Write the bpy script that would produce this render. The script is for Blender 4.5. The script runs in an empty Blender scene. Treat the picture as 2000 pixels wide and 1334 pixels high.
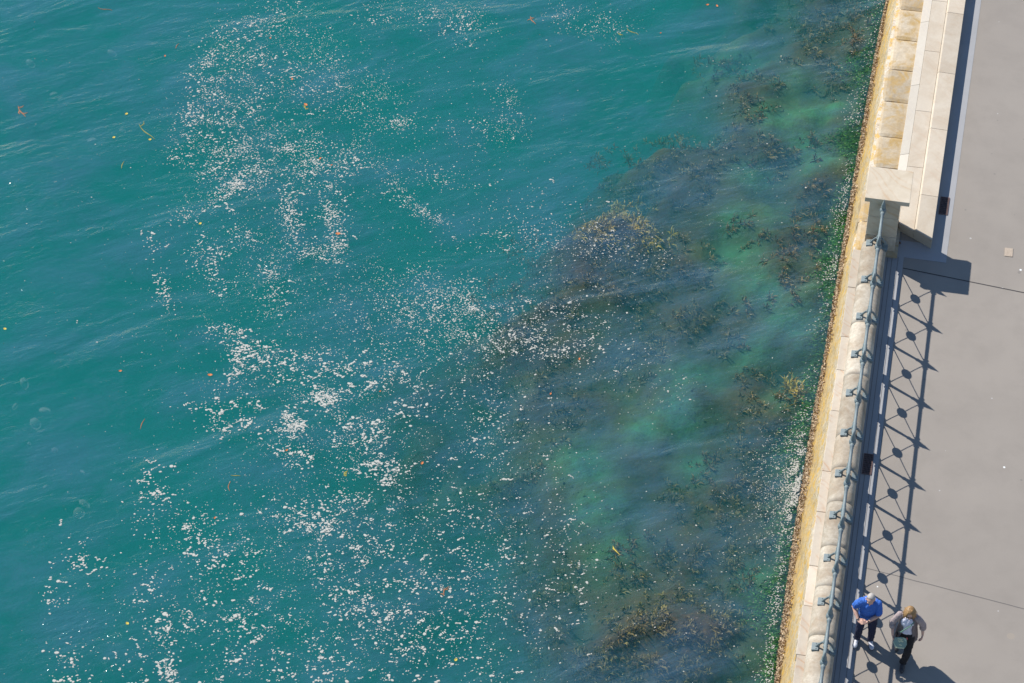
import bpy, bmesh, math, random
from mathutils import Vector, Matrix, noise, Euler
R_ = math.radians
random.seed(7)
scene = bpy.context.scene
col = scene.collection

# ---------------------------------------------------------------- camera, sky, sun, exposure
cam_d = bpy.data.cameras.new('camera'); cam = bpy.data.objects.new('camera', cam_d); col.objects.link(cam)
cam.matrix_world = (Matrix.Translation((-0.2457, -41.5026, 43.4850)) @ Matrix.Rotation(0.17835, 4, 'Z') @ Matrix.Rotation(0.72434, 4, 'X'))
cam_d.sensor_width = 36; cam_d.lens = 100.38; cam_d.clip_start = 0.5; cam_d.clip_end = 3000
scene.camera = cam

SUN_DIR = Vector((-0.8791, 0.4811, 1.0)).normalized()      # towards the sun
elev = math.asin(SUN_DIR.z); azim = math.atan2(SUN_DIR.x, SUN_DIR.y)
w = bpy.data.worlds.new('World'); scene.world = w; w.use_nodes = True
nt = w.node_tree; nt.nodes.clear()
sky = nt.nodes.new('ShaderNodeTexSky'); sky.sky_type = 'NISHITA'; sky.sun_disc = False
sky.sun_elevation = elev; sky.sun_rotation = azim % (2 * math.pi); sky.altitude = 0; sky.air_density = 1.0; sky.dust_density = 0.0; sky.ozone_density = 3.0
bg = nt.nodes.new('ShaderNodeBackground'); bg.inputs[1].default_value = 0.105
wo = nt.nodes.new('ShaderNodeOutputWorld')
nt.links.new(sky.outputs[0], bg.inputs[0]); nt.links.new(bg.outputs[0], wo.inputs[0])
sd = bpy.data.lights.new('sun', 'SUN'); sd.energy = 4.4; sd.angle = R_(0.53); sd.color = (1, 0.955, 0.89)
so = bpy.data.objects.new('sun', sd); col.objects.link(so); so.location = (-20, 12, 30)
so.rotation_euler = SUN_DIR.to_track_quat('Z', 'Y').to_euler()
scene.view_settings.view_transform = 'Standard'; scene.view_settings.look = 'None'
scene.view_settings.gamma = 1; scene.view_settings.exposure = 0.42; scene.view_settings.use_curve_mapping = False
scene.render.engine = 'CYCLES'
scene.cycles.max_bounces = 8; scene.cycles.transparent_max_bounces = 12; scene.cycles.volume_bounces = 1
scene.cycles.caustics_reflective = False; scene.cycles.caustics_refractive = False
scene.cycles.use_denoising = True

WATER_Z = -2.3

# ---------------------------------------------------------------- helpers
def new_mat(name, rough=0.8):
    m = bpy.data.materials.new(name); m.use_nodes = True
    b = m.node_tree.nodes['Principled BSDF']; b.inputs['Roughness'].default_value = rough
    return m, m.node_tree, b
def N(nt, t, **kw):
    n = nt.nodes.new(t)
    for k, v in kw.items(): setattr(n, k, v)
    return n
def noise_tex(nt, scale, detail=4, vec=None, rough=0.55, dist=0.0):
    n = N(nt, 'ShaderNodeTexNoise'); n.inputs['Scale'].default_value = scale; n.inputs['Detail'].default_value = detail
    n.inputs['Roughness'].default_value = rough; n.inputs['Distortion'].default_value = dist
    if vec is not None: nt.links.new(vec, n.inputs['Vector'])
    return n
def ramp(nt, src, stops, interp='LINEAR'):
    r = N(nt, 'ShaderNodeValToRGB'); r.color_ramp.interpolation = interp
    while len(r.color_ramp.elements) < len(stops): r.color_ramp.elements.new(0.5)
    for e, (p, c) in zip(r.color_ramp.elements, stops):
        e.position = p; e.color = (c, c, c, 1) if isinstance(c, (int, float)) else (*c, 1)
    nt.links.new(src, r.inputs[0]); return r
def mix(nt, fac, a, b, mode='MIX'):
    n = N(nt, 'ShaderNodeMix', data_type='RGBA', blend_type=mode)
    for s, v in ((n.inputs[0], fac), (n.inputs[6], a), (n.inputs[7], b)):
        if isinstance(v, bpy.types.NodeSocket): nt.links.new(v, s)
        elif isinstance(v, (int, float)): s.default_value = v
        else: s.default_value = (*v, 1)
    return n.outputs[2]
def math_n(nt, op, a, b=0.0, clamp=False):
    n = N(nt, 'ShaderNodeMath', operation=op, use_clamp=clamp)
    for s, v in ((n.inputs[0], a), (n.inputs[1], b)):
        if isinstance(v, bpy.types.NodeSocket): nt.links.new(v, s)
        else: s.default_value = v
    return n.outputs[0]
def bump(nt, h, bsdf, strength=0.3, dist=0.02):
    b = N(nt, 'ShaderNodeBump'); b.inputs['Strength'].default_value = strength; b.inputs['Distance'].default_value = dist
    nt.links.new(h, b.inputs['Height']); nt.links.new(b.outputs[0], bsdf.inputs['Normal']); return b
def pos(nt):
    return N(nt, 'ShaderNodeNewGeometry').outputs['Position']
def simple(name, c, rough=0.6, metal=0.0, var=0.12, scale=30):
    m, t, b = new_mat(name, rough); b.inputs['Metallic'].default_value = metal
    tc = N(t, 'ShaderNodeTexCoord')
    n = noise_tex(t, scale, 3, tc.outputs['Object'])
    t.links.new(mix(t, n.outputs[0], tuple(x * (1 - var) for x in c), tuple(min(1, x * (1 + var)) for x in c)), b.inputs['Base Color'])
    bump(t, n.outputs[0], b, 0.15, 0.005)
    return m

class _L:
    def __init__(s, l): s.l = l
    def new(s, v): s.l.append(v); return len(s.l) - 1
class Soup:                      # a light mesh collector for the many small pieces of foam, weed and shell
    def __init__(s): s.V, s.F = [], []; s.verts, s.faces = _L(s.V), _L(s.F)
    def mesh(s, name):
        me = bpy.data.meshes.new(name); me.from_pydata([tuple(v) for v in s.V], [], [tuple(f) for f in s.F]); me.update(); return me
def mesh_obj(name, bm_or_me, mat, parent=None, smooth=False, loc=None):
    if isinstance(bm_or_me, Soup): me = bm_or_me.mesh(name)
    elif isinstance(bm_or_me, bmesh.types.BMesh):
        me = bpy.data.meshes.new(name)
        bmesh.ops.recalc_face_normals(bm_or_me, faces=bm_or_me.faces)
        bm_or_me.to_mesh(me); bm_or_me.free()
    else: me = bm_or_me
    if mat is not None and not me.materials: me.materials.append(mat)
    if smooth:
        me.polygons.foreach_set('use_smooth', [True] * len(me.polygons))
    o = bpy.data.objects.new(name, me); col.objects.link(o)
    if parent is not None: o.parent = parent
    if loc: o.location = loc
    return o
def tag(o, label=None, cat=None, group=None, kind=None):
    if label: o['label'] = label
    if cat: o['category'] = cat
    if group: o['group'] = group
    if kind: o['kind'] = kind
    return o
def thing(name, label, cat, loc=(0, 0, 0), rz=0, group=None):
    o = bpy.data.objects.new(name, None); col.objects.link(o); o.location = loc; o.rotation_euler = (0, 0, rz)
    o.empty_display_size = 0.2
    return tag(o, label, cat, group)
def box(bm, x0, x1, y0, y1, z0, z1):
    v = [bm.verts.new(p) for p in ((x0,y0,z0),(x1,y0,z0),(x1,y1,z0),(x0,y1,z0),(x0,y0,z1),(x1,y0,z1),(x1,y1,z1),(x0,y1,z1))]
    for f in ((0,3,2,1),(4,5,6,7),(0,1,5,4),(1,2,6,5),(2,3,7,6),(3,0,4,7)): bm.faces.new([v[i] for i in f])
def bevel(bm, w, seg=2):
    bmesh.ops.bevel(bm, geom=list(bm.edges), offset=w, segments=seg, affect='EDGES', profile=0.6)
def frame_of(d):
    d = d.normalized(); u = d.cross(Vector((0, 0, 1)))
    if u.length < 1e-4: u = Vector((1, 0, 0))
    u.normalize(); return u, d.cross(u).normalized()
def tube(bm, pts, rad, n=10, cap=True):
    """pts: points; rad: radius or (ru, rv) per point"""
    pts = [Vector(p) for p in pts]; rings = []
    if not isinstance(rad, (list, tuple)): rad = [rad] * len(pts)
    pu = None
    for i, p in enumerate(pts):
        d = (pts[min(i + 1, len(pts) - 1)] - pts[max(i - 1, 0)])
        u, v = frame_of(d)
        if pu is not None:
            u = (pu - d.normalized() * pu.dot(d.normalized()))
            u = u.normalized() if u.length > 1e-4 else frame_of(d)[0]
            v = d.normalized().cross(u)
        pu = u
        r = rad[i]; ru, rv = (r, r) if not isinstance(r, (list, tuple)) else r
        rings.append([bm.verts.new(p + u * ru * math.cos(2 * math.pi * k / n) + v * rv * math.sin(2 * math.pi * k / n)) for k in range(n)])
    for a, b in zip(rings, rings[1:]):
        for k in range(n): bm.faces.new((a[k], a[(k + 1) % n], b[(k + 1) % n], b[k]))
    if cap:
        bm.faces.new(rings[0][::-1]); bm.faces.new(rings[-1])
def ell(bm, c, r, seg=16, rings=10, mat=None):
    M = Matrix.Translation(c) @ (mat if mat is not None else Matrix()) @ Matrix.Diagonal((*r, 1))
    bmesh.ops.create_uvsphere(bm, u_segments=seg, v_segments=rings, radius=1, matrix=M)
def lathe(bm, prof, n=12, c=(0, 0, 0)):
    """prof: (radius, z)"""
    rings = [[bm.verts.new((c[0] + r * math.cos(2*math.pi*k/n), c[1] + r * math.sin(2*math.pi*k/n), c[2] + z)) for k in range(n)] for r, z in prof]
    for a, b in zip(rings, rings[1:]):
        for k in range(n): bm.faces.new((a[k], a[(k+1)%n], b[(k+1)%n], b[k]))
    bm.faces.new(rings[0][::-1]); bm.faces.new(rings[-1])
def remeshed(bm, voxel=0.008, smooth=4, name='tmp'):
    me = bpy.data.meshes.new(name); bm.to_mesh(me); bm.free()
    o = bpy.data.objects.new(name, me); col.objects.link(o)
    r = o.modifiers.new('r', 'REMESH'); r.mode = 'VOXEL'; r.voxel_size = voxel; r.use_smooth_shade = True
    s = o.modifiers.new('s', 'SMOOTH'); s.iterations = smooth; s.factor = 0.5
    dg = bpy.context.evaluated_depsgraph_get()
    out = bpy.data.meshes.new_from_object(o.evaluated_get(dg))
    bpy.data.objects.remove(o); bpy.data.meshes.remove(me)
    return out
def bend(y):                     # the northern half of the sea wall turns slightly landward
    return 0.018 * max(0.0, y - 0.3)
EDGE = [(0.2,16),(-0.40,12.5),(-0.50,10.71),(-0.57,9.41),(-0.62,7.44),(-0.66,5.38),(-0.70,3.08),(-0.72,1.50),(-0.77,-1.07),(-0.82,-2.38),(-0.84,-4.06),(-0.86,-5.29),(-0.86,-6.73),(-0.84,-8.38),(-0.82,-9.41),(-0.80,-14),(-0.80,-60)]
def edge_x(y):
    if y >= 12.5: return -0.40 + bend(y) - bend(12.5)
    for (x1, y1), (x0, y0) in zip(EDGE, EDGE[1:]):
        if y0 <= y <= y1: return x0 + (x1 - x0) * (y - y0) / (y1 - y0)
    return -0.80

# ---------------------------------------------------------------- materials
def sandstone(name, light=(0.62,0.54,0.42), mid=(0.53,0.44,0.32), vein=(0.50,0.33,0.19), vein_amt=0.5, rnd=True, stain=0.3):
    m, t, b = new_mat(name, 0.88)
    tc = N(t, 'ShaderNodeTexCoord'); oi = N(t, 'ShaderNodeObjectInfo')
    off = N(t, 'ShaderNodeVectorMath', operation='SCALE'); off.inputs[0].default_value = (37, 53, 71); t.links.new(oi.outputs['Random'], off.inputs['Scale'])
    add = N(t, 'ShaderNodeVectorMath', operation='ADD'); t.links.new(pos(t), add.inputs[0]); t.links.new(off.outputs[0], add.inputs[1])
    v = add.outputs[0]
    n1 = noise_tex(t, 1.7, 5, v, 0.6, 0.8); n2 = noise_tex(t, 14, 5, v, 0.65)
    wv = N(t, 'ShaderNodeTexWave', wave_type='BANDS', bands_direction='DIAGONAL'); wv.inputs['Scale'].default_value = 1.1
    wv.inputs['Distortion'].default_value = 9; wv.inputs['Detail'].default_value = 2; wv.inputs['Detail Scale'].default_value = 0.7
    t.links.new(v, wv.inputs['Vector'])
    vm = ramp(t, wv.outputs['Fac'], [(0.55, 0.0), (0.8, 1.0), (0.93, 0.0)])
    c = mix(t, ramp(t, n1.outputs[0], [(0.35, 0.0), (0.65, 1.0)]).outputs[0], light, mid)
    f = math_n(t, 'MULTIPLY', vm.outputs[0], math_n(t, 'MULTIPLY', ramp(t, n1.outputs[0], [(0.4, 0.0), (0.6, 1.0)]).outputs[0], vein_amt))
    c = mix(t, f, c, vein)
    c = mix(t, math_n(t, 'MULTIPLY', ramp(t, n2.outputs[0], [(0.3, 0.0), (0.75, 1.0)]).outputs[0], stain), c, tuple(x * 0.62 for x in mid))
    if rnd:
        k = math_n(t, 'ADD', math_n(t, 'MULTIPLY', oi.outputs['Random'], 0.30), 0.80)
        hsv = N(t, 'ShaderNodeHueSaturation'); t.links.new(k, hsv.inputs['Value']); t.links.new(c, hsv.inputs['Color']); c = hsv.outputs[0]
    t.links.new(c, b.inputs['Base Color'])
    bump(t, n2.outputs[0], b, 0.35, 0.012)
    return m
M_cap = sandstone('dressed_sandstone', rnd=False, vein_amt=0.55, stain=0.12)
M_bull = sandstone('weathered_sandstone', light=(0.60,0.54,0.44), mid=(0.40,0.32,0.23), vein=(0.40,0.24,0.14), vein_amt=0.25, stain=0.6)
M_seat = sandstone('seat_sandstone', light=(0.60,0.52,0.41), mid=(0.53,0.44,0.33), vein=(0.52,0.38,0.27), vein_amt=0.35, stain=0.1)

def coping_mat():
    m = sandstone('coping_sandstone', light=(0.56,0.48,0.36), mid=(0.49,0.37,0.22), vein=(0.42,0.24,0.07), vein_amt=0.35, stain=0.45)
    t = m.node_tree; b = t.nodes['Principled BSDF']; src = b.inputs['Base Color'].links[0].from_socket
    n = noise_tex(t, 2.3, 6, pos(t), 0.7, 0.5)
    y = mix(t, ramp(t, n.outputs[0], [(0.48, 0.0), (0.62, 0.85)]).outputs[0], src, (0.42, 0.27, 0.09))
    n2 = noise_tex(t, 9, 3, pos(t), 0.5)
    y = mix(t, ramp(t, n2.outputs[0], [(0.72, 0.0), (0.78, 0.8)]).outputs[0], y, (0.24, 0.14, 0.03))
    t.links.new(y, b.inputs['Base Color']); return m
M_coping = coping_mat()

def seawall_mat():
    m, t, b = new_mat('tidal_sandstone', 0.9)
    P = pos(t); sx = N(t, 'ShaderNodeSeparateXYZ'); t.links.new(P, sx.inputs[0])
    n1 = noise_tex(t, 2.2, 7, P, 0.75, 0.4); n2 = noise_tex(t, 11, 6, P, 0.75)
    # growth bands follow the tide marks: pale splash zone, yellow lichen, brown oysters at the water
    z = math_n(t, 'ADD', sx.outputs['Z'], math_n(t, 'MULTIPLY', math_n(t, 'SUBTRACT', n1.outputs[0], 0.5), 1.5))
    zz = math_n(t, 'DIVIDE', math_n(t, 'ADD', z, 3.0), 3.2)
    c = ramp(t, zz, [(0.08, (0.045,0.06,0.02)), (0.20, (0.13,0.09,0.055)), (0.33, (0.30,0.20,0.10)), (0.42, (0.47,0.32,0.14)), (0.62, (0.50,0.37,0.19)), (0.82, (0.54,0.44,0.29)), (0.97, (0.58,0.51,0.41))])
    d = mix(t, ramp(t, n2.outputs[0], [(0.5, 0.0), (0.68, 0.75)]).outputs[0], c.outputs[0], (0.20, 0.12, 0.05))
    lic = noise_tex(t, 6, 4, P, 0.6)
    d = mix(t, ramp(t, lic.outputs[0], [(0.50, 0.0), (0.60, 0.75)]).outputs[0], d, (0.58, 0.34, 0.05))
    t.links.new(d, b.inputs['Base Color']); bump(t, n2.outputs[0], b, 0.8, 0.04)
    return m
M_seawall = seawall_mat()

def paving_mat(name, base, spots=True, k=1.0):
    m, t, b = new_mat(name, 0.85); P = pos(t)
    n0 = noise_tex(t, 0.22, 4, P, 0.6); n1 = noise_tex(t, 1.6, 5, P, 0.65); n2 = noise_tex(t, 60, 3, P, 0.7)
    c = mix(t, ramp(t, n0.outputs[0], [(0.3, 0.0), (0.7, 1.0)]).outputs[0], tuple(x * 0.90 for x in base), tuple(x * 1.07 for x in base))
    c = mix(t, math_n(t, 'MULTIPLY', ramp(t, n1.outputs[0], [(0.45, 0.0), (0.7, 1.0)]).outputs[0], 0.28), c, tuple(x * 0.7 for x in base))
    c = mix(t, math_n(t, 'MULTIPLY', ramp(t, n2.outputs[0], [(0.35, 0.0), (0.7, 1.0)]).outputs[0], 0.22), c, tuple(x * 0.75 for x in base))
    if spots:
        for sc, th, cc, am in ((1.5, 0.040, (0.72, 0.73, 0.71), 0.95), (2.3, 0.055, (0.45, 0.43, 0.40), 0.8), (1.9, 0.07, (0.12, 0.11, 0.105), 0.35), (0.9, 0.07, (0.32, 0.27, 0.21), 0.5)):
            vo = N(t, 'ShaderNodeTexVoronoi'); vo.inputs['Scale'].default_value = sc
            mp = N(t, 'ShaderNodeMapping'); mp.inputs['Location'].default_value = (sc * 7.3, sc * 3.1, 0); mp.inputs['Scale'].default_value = (1, 1, 0)
            t.links.new(P, mp.inputs['Vector']); t.links.new(mp.outputs[0], vo.inputs['Vector'])
            sp = N(t, 'ShaderNodeSeparateColor'); t.links.new(vo.outputs['Color'], sp.inputs[0])
            thr = math_n(t, 'MULTIPLY', sp.outputs[0], th)
            f = math_n(t, 'MULTIPLY', math_n(t, 'LESS_THAN', vo.outputs['Distance'], thr), am)
            c = mix(t, f, c, cc)
    t.links.new(c, b.inputs['Base Color']); bump(t, n2.outputs[0], b, 0.25, 0.004)
    return m
M_pave = paving_mat('promenade_asphalt', (0.290, 0.256, 0.219))
M_kerb = paving_mat('kerb_stone', (0.335, 0.335, 0.34), False)

M_iron = simple('painted_iron', (0.185, 0.225, 0.230), 0.55, 0.0, 0.25, 22)
M_grate = simple('rusty_iron_grate', (0.17, 0.11, 0.10), 0.7, 0.2, 0.4, 60)
M_pit = simple('drain_pit', (0.022, 0.022, 0.026), 0.9)
M_tan = simple('tan_cover', (0.42, 0.34, 0.26), 0.8, 0, 0.25, 40)
# ================================================================ GROUND
bm = bmesh.new()
vs = [bm.verts.new(p) for p in ((-0.35,-150,0),(300,-150,0),(300,150,0),(-0.35+bend(150),150,0),(-0.35+bend(0.3),0.3,0))]
bm.faces.new(vs)
tag(mesh_obj('promenade', bm, M_pave), kind='structure')
# pale kerb band at the foot of both walls (a sheet 4 mm above the asphalt)
bm = bmesh.new()
def strip(bm, pts_l, pts_r, z):
    a = [bm.verts.new((x, y, z)) for x, y in pts_l]; b = [bm.verts.new((x, y, z)) for x, y in pts_r]
    for i in range(len(a) - 1): bm.faces.new((a[i], b[i], b[i+1], a[i+1]))
strip(bm, [(0.10,-60),(0.10,0.12)], [(0.565,-60),(0.565,0.12)], 0.004)
strip(bm, [(0.10,0.12),(0.10,0.60)], [(1.445,0.12),(1.445,0.60)], 0.004)
strip(bm, [(0.9,0.60),(0.9+bend(60),60)], [(1.45,0.60),(1.45+bend(60),60)], 0.004)
tag(mesh_obj('kerb_band', bm, M_kerb), kind='structure')
# grooves: expansion joints across the promenade and the channel lines in the band
M_groove = simple('joint_filler', (0.045, 0.042, 0.042), 0.9)
M_crack = simple('hairline_crack', (0.13, 0.12, 0.115), 0.9)
def line_strip(name, pts, wd, z, mat):
    bm = bmesh.new(); L = []; Rr = []
    for i, p in enumerate(pts):
        a = Vector(pts[max(0, i-1)]); b = Vector(pts[min(len(pts)-1, i+1)]); d = (b - a).normalized(); n = Vector((-d.y, d.x))
        L.append(Vector(p) + n * wd / 2); Rr.append(Vector(p) - n * wd / 2)
    strip(bm, [tuple(v) for v in L], [tuple(v) for v in Rr], z)
    return tag(mesh_obj(name, bm, mat), kind='structure')
line_strip('pavement_joint', [(0.57,-0.19),(3.09,-0.44),(12,-1.3)], 0.022, 0.004, M_groove)
pts = []
x = 0.57
while x < 14:
    pts.append((x, -8.10 - 0.142 * (x - 0.56) + 0.012 * noise.noise(Vector((x * 3, 0, 0))))); x += 0.12
line_strip('pavement_crack', pts, 0.011, 0.004, M_crack)
for xx in (0.235, 0.325, 0.45):
    line_strip('channel_line', [(xx, -60), (xx, 0.1)], 0.008, 0.008, M_crack)

# drain gratings
def grating(loc, wx, wy, rz, label, nx=7, ny=5):
    t = thing('drain_grating', label, 'drain grating', loc, rz)
    bm = bmesh.new(); box(bm, -wx/2, wx/2, -wy/2, wy/2, 0.0, 0.0035); mesh_obj('pit', bm, M_pit, t)
    bm = bmesh.new(); fw = 0.012
    for a in ((-wx/2, -wx/2+fw, -wy/2, wy/2), (wx/2-fw, wx/2, -wy/2, wy/2), (-wx/2+fw, wx/2-fw, -wy/2, -wy/2+fw), (-wx/2+fw, wx/2-fw, wy/2-fw, wy/2)):
        box(bm, *a, 0.0036, 0.016)
    mesh_obj('frame', bm, M_grate, t)
    bm = bmesh.new()
    for i in range(1, nx):
        x = -wx/2 + wx*i/nx; box(bm, x-0.0045, x+0.0045, -wy/2+fw, wy/2-fw, 0.0036, 0.013)
    for j in range(1, ny * 2):
        y = -wy/2 + wy*j/(ny*2); box(bm, -wx/2+fw, wx/2-fw, y-0.003, y+0.003, 0.0036, 0.011)
    mesh_obj('grid', bm, M_grate, t)
    return t
grating((1.275, 1.76, 0.0065), 0.19, 0.52, -0.018, 'rusty iron drain grating at the foot of the low stone seat wall')
grating((0.355, -5.57, 0.0085), 0.19, 0.52, 0, 'dark iron drain grating in the shadow beside the railing wall')
bm = bmesh.new(); box(bm, -0.085, 0.085, -0.12, 0.12, 0, 0.008); bevel(bm, 0.002, 1)
for k in range(3): box(bm, -0.05 + k*0.04, -0.035 + k*0.04, -0.09, 0.06, 0.0085, 0.010)
o = mesh_obj('cover_plate', bm, M_tan, loc=(2.71, 0.65, 0.004)); o.rotation_euler.z = 0.02
tag(o, 'small tan rectangular cover plate set in the grey promenade', 'cover plate')

# ================================================================ SEA WALL
# battered face as one displaced sheet with thickness
def wall_grid():
    bm = bmesh.new(); ys = []; y = -60.0
    while y < 60:
        ys.append(y); y += 0.05 if -14 < y < 14 else 1.0
    nz = 44; rows = []
    for y in ys:
        ex = edge_x(y)
        if y < 0.6: tx = -0.49
        else: tx = -0.46 + bend(y) + min(1, (y-0.6)) * 0.02
        row = [bm.verts.new((0.12, y, 0.055))]
        ztop = 0.05
        for k in range(nz + 1):
            f = k / nz; z = ztop - f * 5.2
            x = tx + (ex - tx) * min(1.0, (f * 5.2) / 2.35)
            if f * 5.2 > 2.35: x -= (f*5.2 - 2.35) * 0.12
            n = noise.fractal(Vector((y * 1.3, z * 1.6, 3)), 1.0, 2.0, 5) * 0.045
            rough = 0.035 * max(0.0, min(1.0, (-z - 0.9) / 1.2))
            n += rough * noise.noise(Vector((y * 14, z * 14, 0))) + rough * 0.6 * noise.noise(Vector((y * 31, z * 31, 5)))
            # courses of block: shallow bed joints
            cz = (z / 0.55) % 1.0
            if cz < 0.08: n -= 0.02
            if k == 0: n *= 0.3
            row.append(bm.verts.new((x - n * (1 if k else 0.4), y, z + (0.01 * noise.noise(Vector((y*4, z*4, 9))) if k else 0))))
        rows.append(row)
    for a, b in zip(rows, rows[1:]):
        for k in range(len(a) - 1): bm.faces.new((a[k], a[k+1], b[k+1], b[k]))
    return bm
sw = thing('sea_wall', 'battered sandstone sea wall with yellow lichen and oysters down to the water', 'sea wall', (0, 0, 0))
mesh_obj('wall_face', wall_grid(), M_seawall, sw, True)
# narrow pale ledge course south of the pillar: individual stones
M_ledge = sandstone('ledge_sandstone', light=(0.60,0.53,0.43), mid=(0.54,0.45,0.35), vein=(0.50,0.31,0.19), vein_amt=0.8, stain=0.15)
rnd = random.Random(3)
y = 0.05
while y > -40:
    L = rnd.uniform(0.9, 1.7) if y > -14 else 4.0
    bm = bmesh.new(); x0 = -0.505 + rnd.uniform(-0.012, 0.012)
    box(bm, x0, -0.02, y - L + 0.008, y, -0.10, 0.13 + rnd.uniform(-0.006, 0.006)); bevel(bm, 0.012, 2)
    o = mesh_obj('ledge_stone', bm, M_ledge, sw, False)
    y -= L
# broad coping blocks north of the pillar
ys = [1.9, 2.62, 3.57, 4.69, 5.73, 6.72, 7.74, 8.75, 9.8, 10.8, 11.9, 13, 15, 20, 30, 45]
ys = [0.05, 0.95] + ys
for a, b_ in zip(ys, ys[1:]):
    bm = bmesh.new(); cy = (a + b_) / 2; bx = bend(cy)
    nx_, ny_ = 12, max(4, int((b_ - a) / 0.08)); top = {}
    x0 = -0.40 + bx + rnd.uniform(-0.03, 0.02); x1 = 0.42 + bx
    if cy < 1.9: x0 = -0.47
    for i in range(nx_ + 1):
        for j in range(ny_ + 1):
            fx, fy = i / nx_, j / ny_
            px = x0 + (x1 - x0) * fx; py = a + 0.010 + (b_ - a - 0.02) * fy
            ed = min(fy, 1 - fy) * (b_ - a); wx_ = fx * (x1 - x0)
            z = 0.10 + 0.012 * noise.fractal(Vector((px*3, py*3, cy)), 1, 2, 4)
            z -= 0.030 * math.exp(-ed / 0.02) + 0.06 * math.exp(-wx_ / 0.05)
            if i == 0: px -= 0.03 * noise.noise(Vector((py * 4, 1, cy)))
            top[i, j] = bm.verts.new((px, py, z))
    for i in range(nx_):
        for j in range(ny_): bm.faces.new((top[i,j], top[i+1,j], top[i+1,j+1], top[i,j+1]))
    ring = [top[i,0] for i in range(nx_+1)] + [top[nx_,j] for j in range(1,ny_+1)] + [top[i,ny_] for i in range(nx_-1,-1,-1)] + [top[0,j] for j in range(ny_-1,0,-1)]
    low = [bm.verts.new((v.co.x - (0.03 if v.co.x < x0+0.05 else 0), v.co.y, -0.25)) for v in ring]
    for k in range(len(ring)): bm.faces.new((ring[k], low[k], low[(k+1)%len(ring)], ring[(k+1)%len(ring)]))
    mesh_obj('coping_stone', bm, M_coping, sw, False)

# bullnose parapet under the railing: rounded stones, each a part
pw = thing('parapet_wall', 'low rounded sandstone parapet carrying the iron railing', 'parapet', (0, 0, 0))
XC, HW, ZT = -0.075, 0.262, 0.43
def bull_profile():
    pts = [(XC + HW, 0.0), (XC + HW, 0.16)]
    for k in range(13):
        a = math.pi * k / 12
        pts.append((XC + HW * math.copysign(abs(math.cos(a)) ** 0.9, math.cos(a)), 0.18 + (ZT - 0.18) * math.sin(a) ** 0.8))
    pts += [(XC - HW, 0.16), (XC - HW, 0.02)]
    return pts
prof = bull_profile()
y = 0.10; joints = [0.10, -1.14, -2.21, -3.63, -5.20, -6.05, -6.91, -8.0, -8.96, -10.1, -11.6, -13, -15, -19, -25, -40]
for a, b_ in zip(joints, joints[1:]):
    bm = bmesh.new(); n = max(3, int((a - b_) / 0.1)); rings = []; rz = rnd.uniform(-0.006, 0.006); rx = rnd.uniform(-0.006, 0.006)
    for j in range(n + 1):
        f = j / n; yy = a + (b_ - a) * f; ed = min(f, 1 - f) * (a - b_)
        k = 1 - 0.018 * math.exp(-ed / 0.02)
        if j in (0, n): yy += 0.003 if j else -0.003
        rings.append([bm.verts.new((XC + (px - XC) * k + rx + 0.006 * noise.noise(Vector((px*5, yy*3, pz*5))), yy, pz * (1 - (1-k) * 1.6) + (rz if pz > .1 else 0) + 0.005 * noise.noise(Vector((px*6, yy*4, 7))))) for px, pz in prof])
    for r0, r1 in zip(rings, rings[1:]):
        for k in range(len(prof) - 1): bm.faces.new((r0[k], r0[k+1], r1[k+1], r1[k]))
    bm.faces.new(rings[0]); bm.faces.new(rings[-1][::-1])
    mesh_obj('parapet_stone', bm, M_bull, pw, True)

# pillar
pl = thing('stone_pillar', 'square dressed sandstone pillar with overhanging cap at the railing end', 'pillar', (0.035, 0.62, 0))
bm = bmesh.new(); box(bm, -0.325, 0.315, -0.46, 0.32, -0.05, 0.50); bevel(bm, 0.006, 1); mesh_obj('plinth', bm, M_bull, pl)
bm = bmesh.new(); box(bm, -0.322, 0.312, -0.457, 0.317, 0.503, 1.05); bevel(bm, 0.006, 1); mesh_obj('shaft', bm, M_cap, pl)
bm = bmesh.new(); box(bm, -0.322, 0.312, -0.457, 0.317, 1.053, 1.535); bevel(bm, 0.006, 1); mesh_obj('shaft', bm, M_cap, pl)
bm = bmesh.new(); box(bm, -0.43, 0.485, -0.54, 0.385, 1.54, 1.655); bevel(bm, 0.010, 2); mesh_obj('cap', bm, M_cap, pl)

# seat wall north of the pillar
st = thing('seat_wall', 'low stepped sandstone seat wall with a mitred end beside the pillar', 'wall', (0, 0, 0))
HS = 0.265
def seat_piece(name, prof_pts, y0f, y1, mat):
    """prof_pts (x,z); y0f(x) start line (mitre)"""
    bm = bmesh.new()
    a = [bm.verts.new((x + bend(y0f(x)), y0f(x), z)) for x, z in prof_pts]; b = [bm.verts.new((x + bend(y1), y1, z)) for x, z in prof_pts]
    n = len(a)
    for k in range(n): bm.faces.new((a[k], a[(k+1)%n], b[(k+1)%n], b[k]))
    bm.faces.new(a[::-1]); bm.faces.new(b)
    bmesh.ops.recalc_face_normals(bm, faces=bm.faces)
    bevel(bm, 0.006, 1)
    return mesh_obj(name, bm, mat, st)
mitre = lambda x: 0.475 + (1.09 - min(x, 1.10)) * 0.56
cuts = [2.1, 4.15, 6.2, 8.2, 10.4, 12.5, 16, 26, 45]
segs = [(None, 1.75)] + list(zip([1.75, 3.8, 5.6, 7.6, 9.5, 11.5, 14, 22], [3.8, 5.6, 7.6, 9.5, 11.5, 14, 22, 45]))
for y0, y1 in segs:
    f = mitre if y0 is None else (lambda x, q=y0: q + 0.004)
    seat_piece('back_slab', [(1.095, 0.0), (1.095, HS), (0.735, HS + 0.012), (0.70, HS - 0.035), (0.70, 0.0)], f, y1, M_seat)
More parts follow.
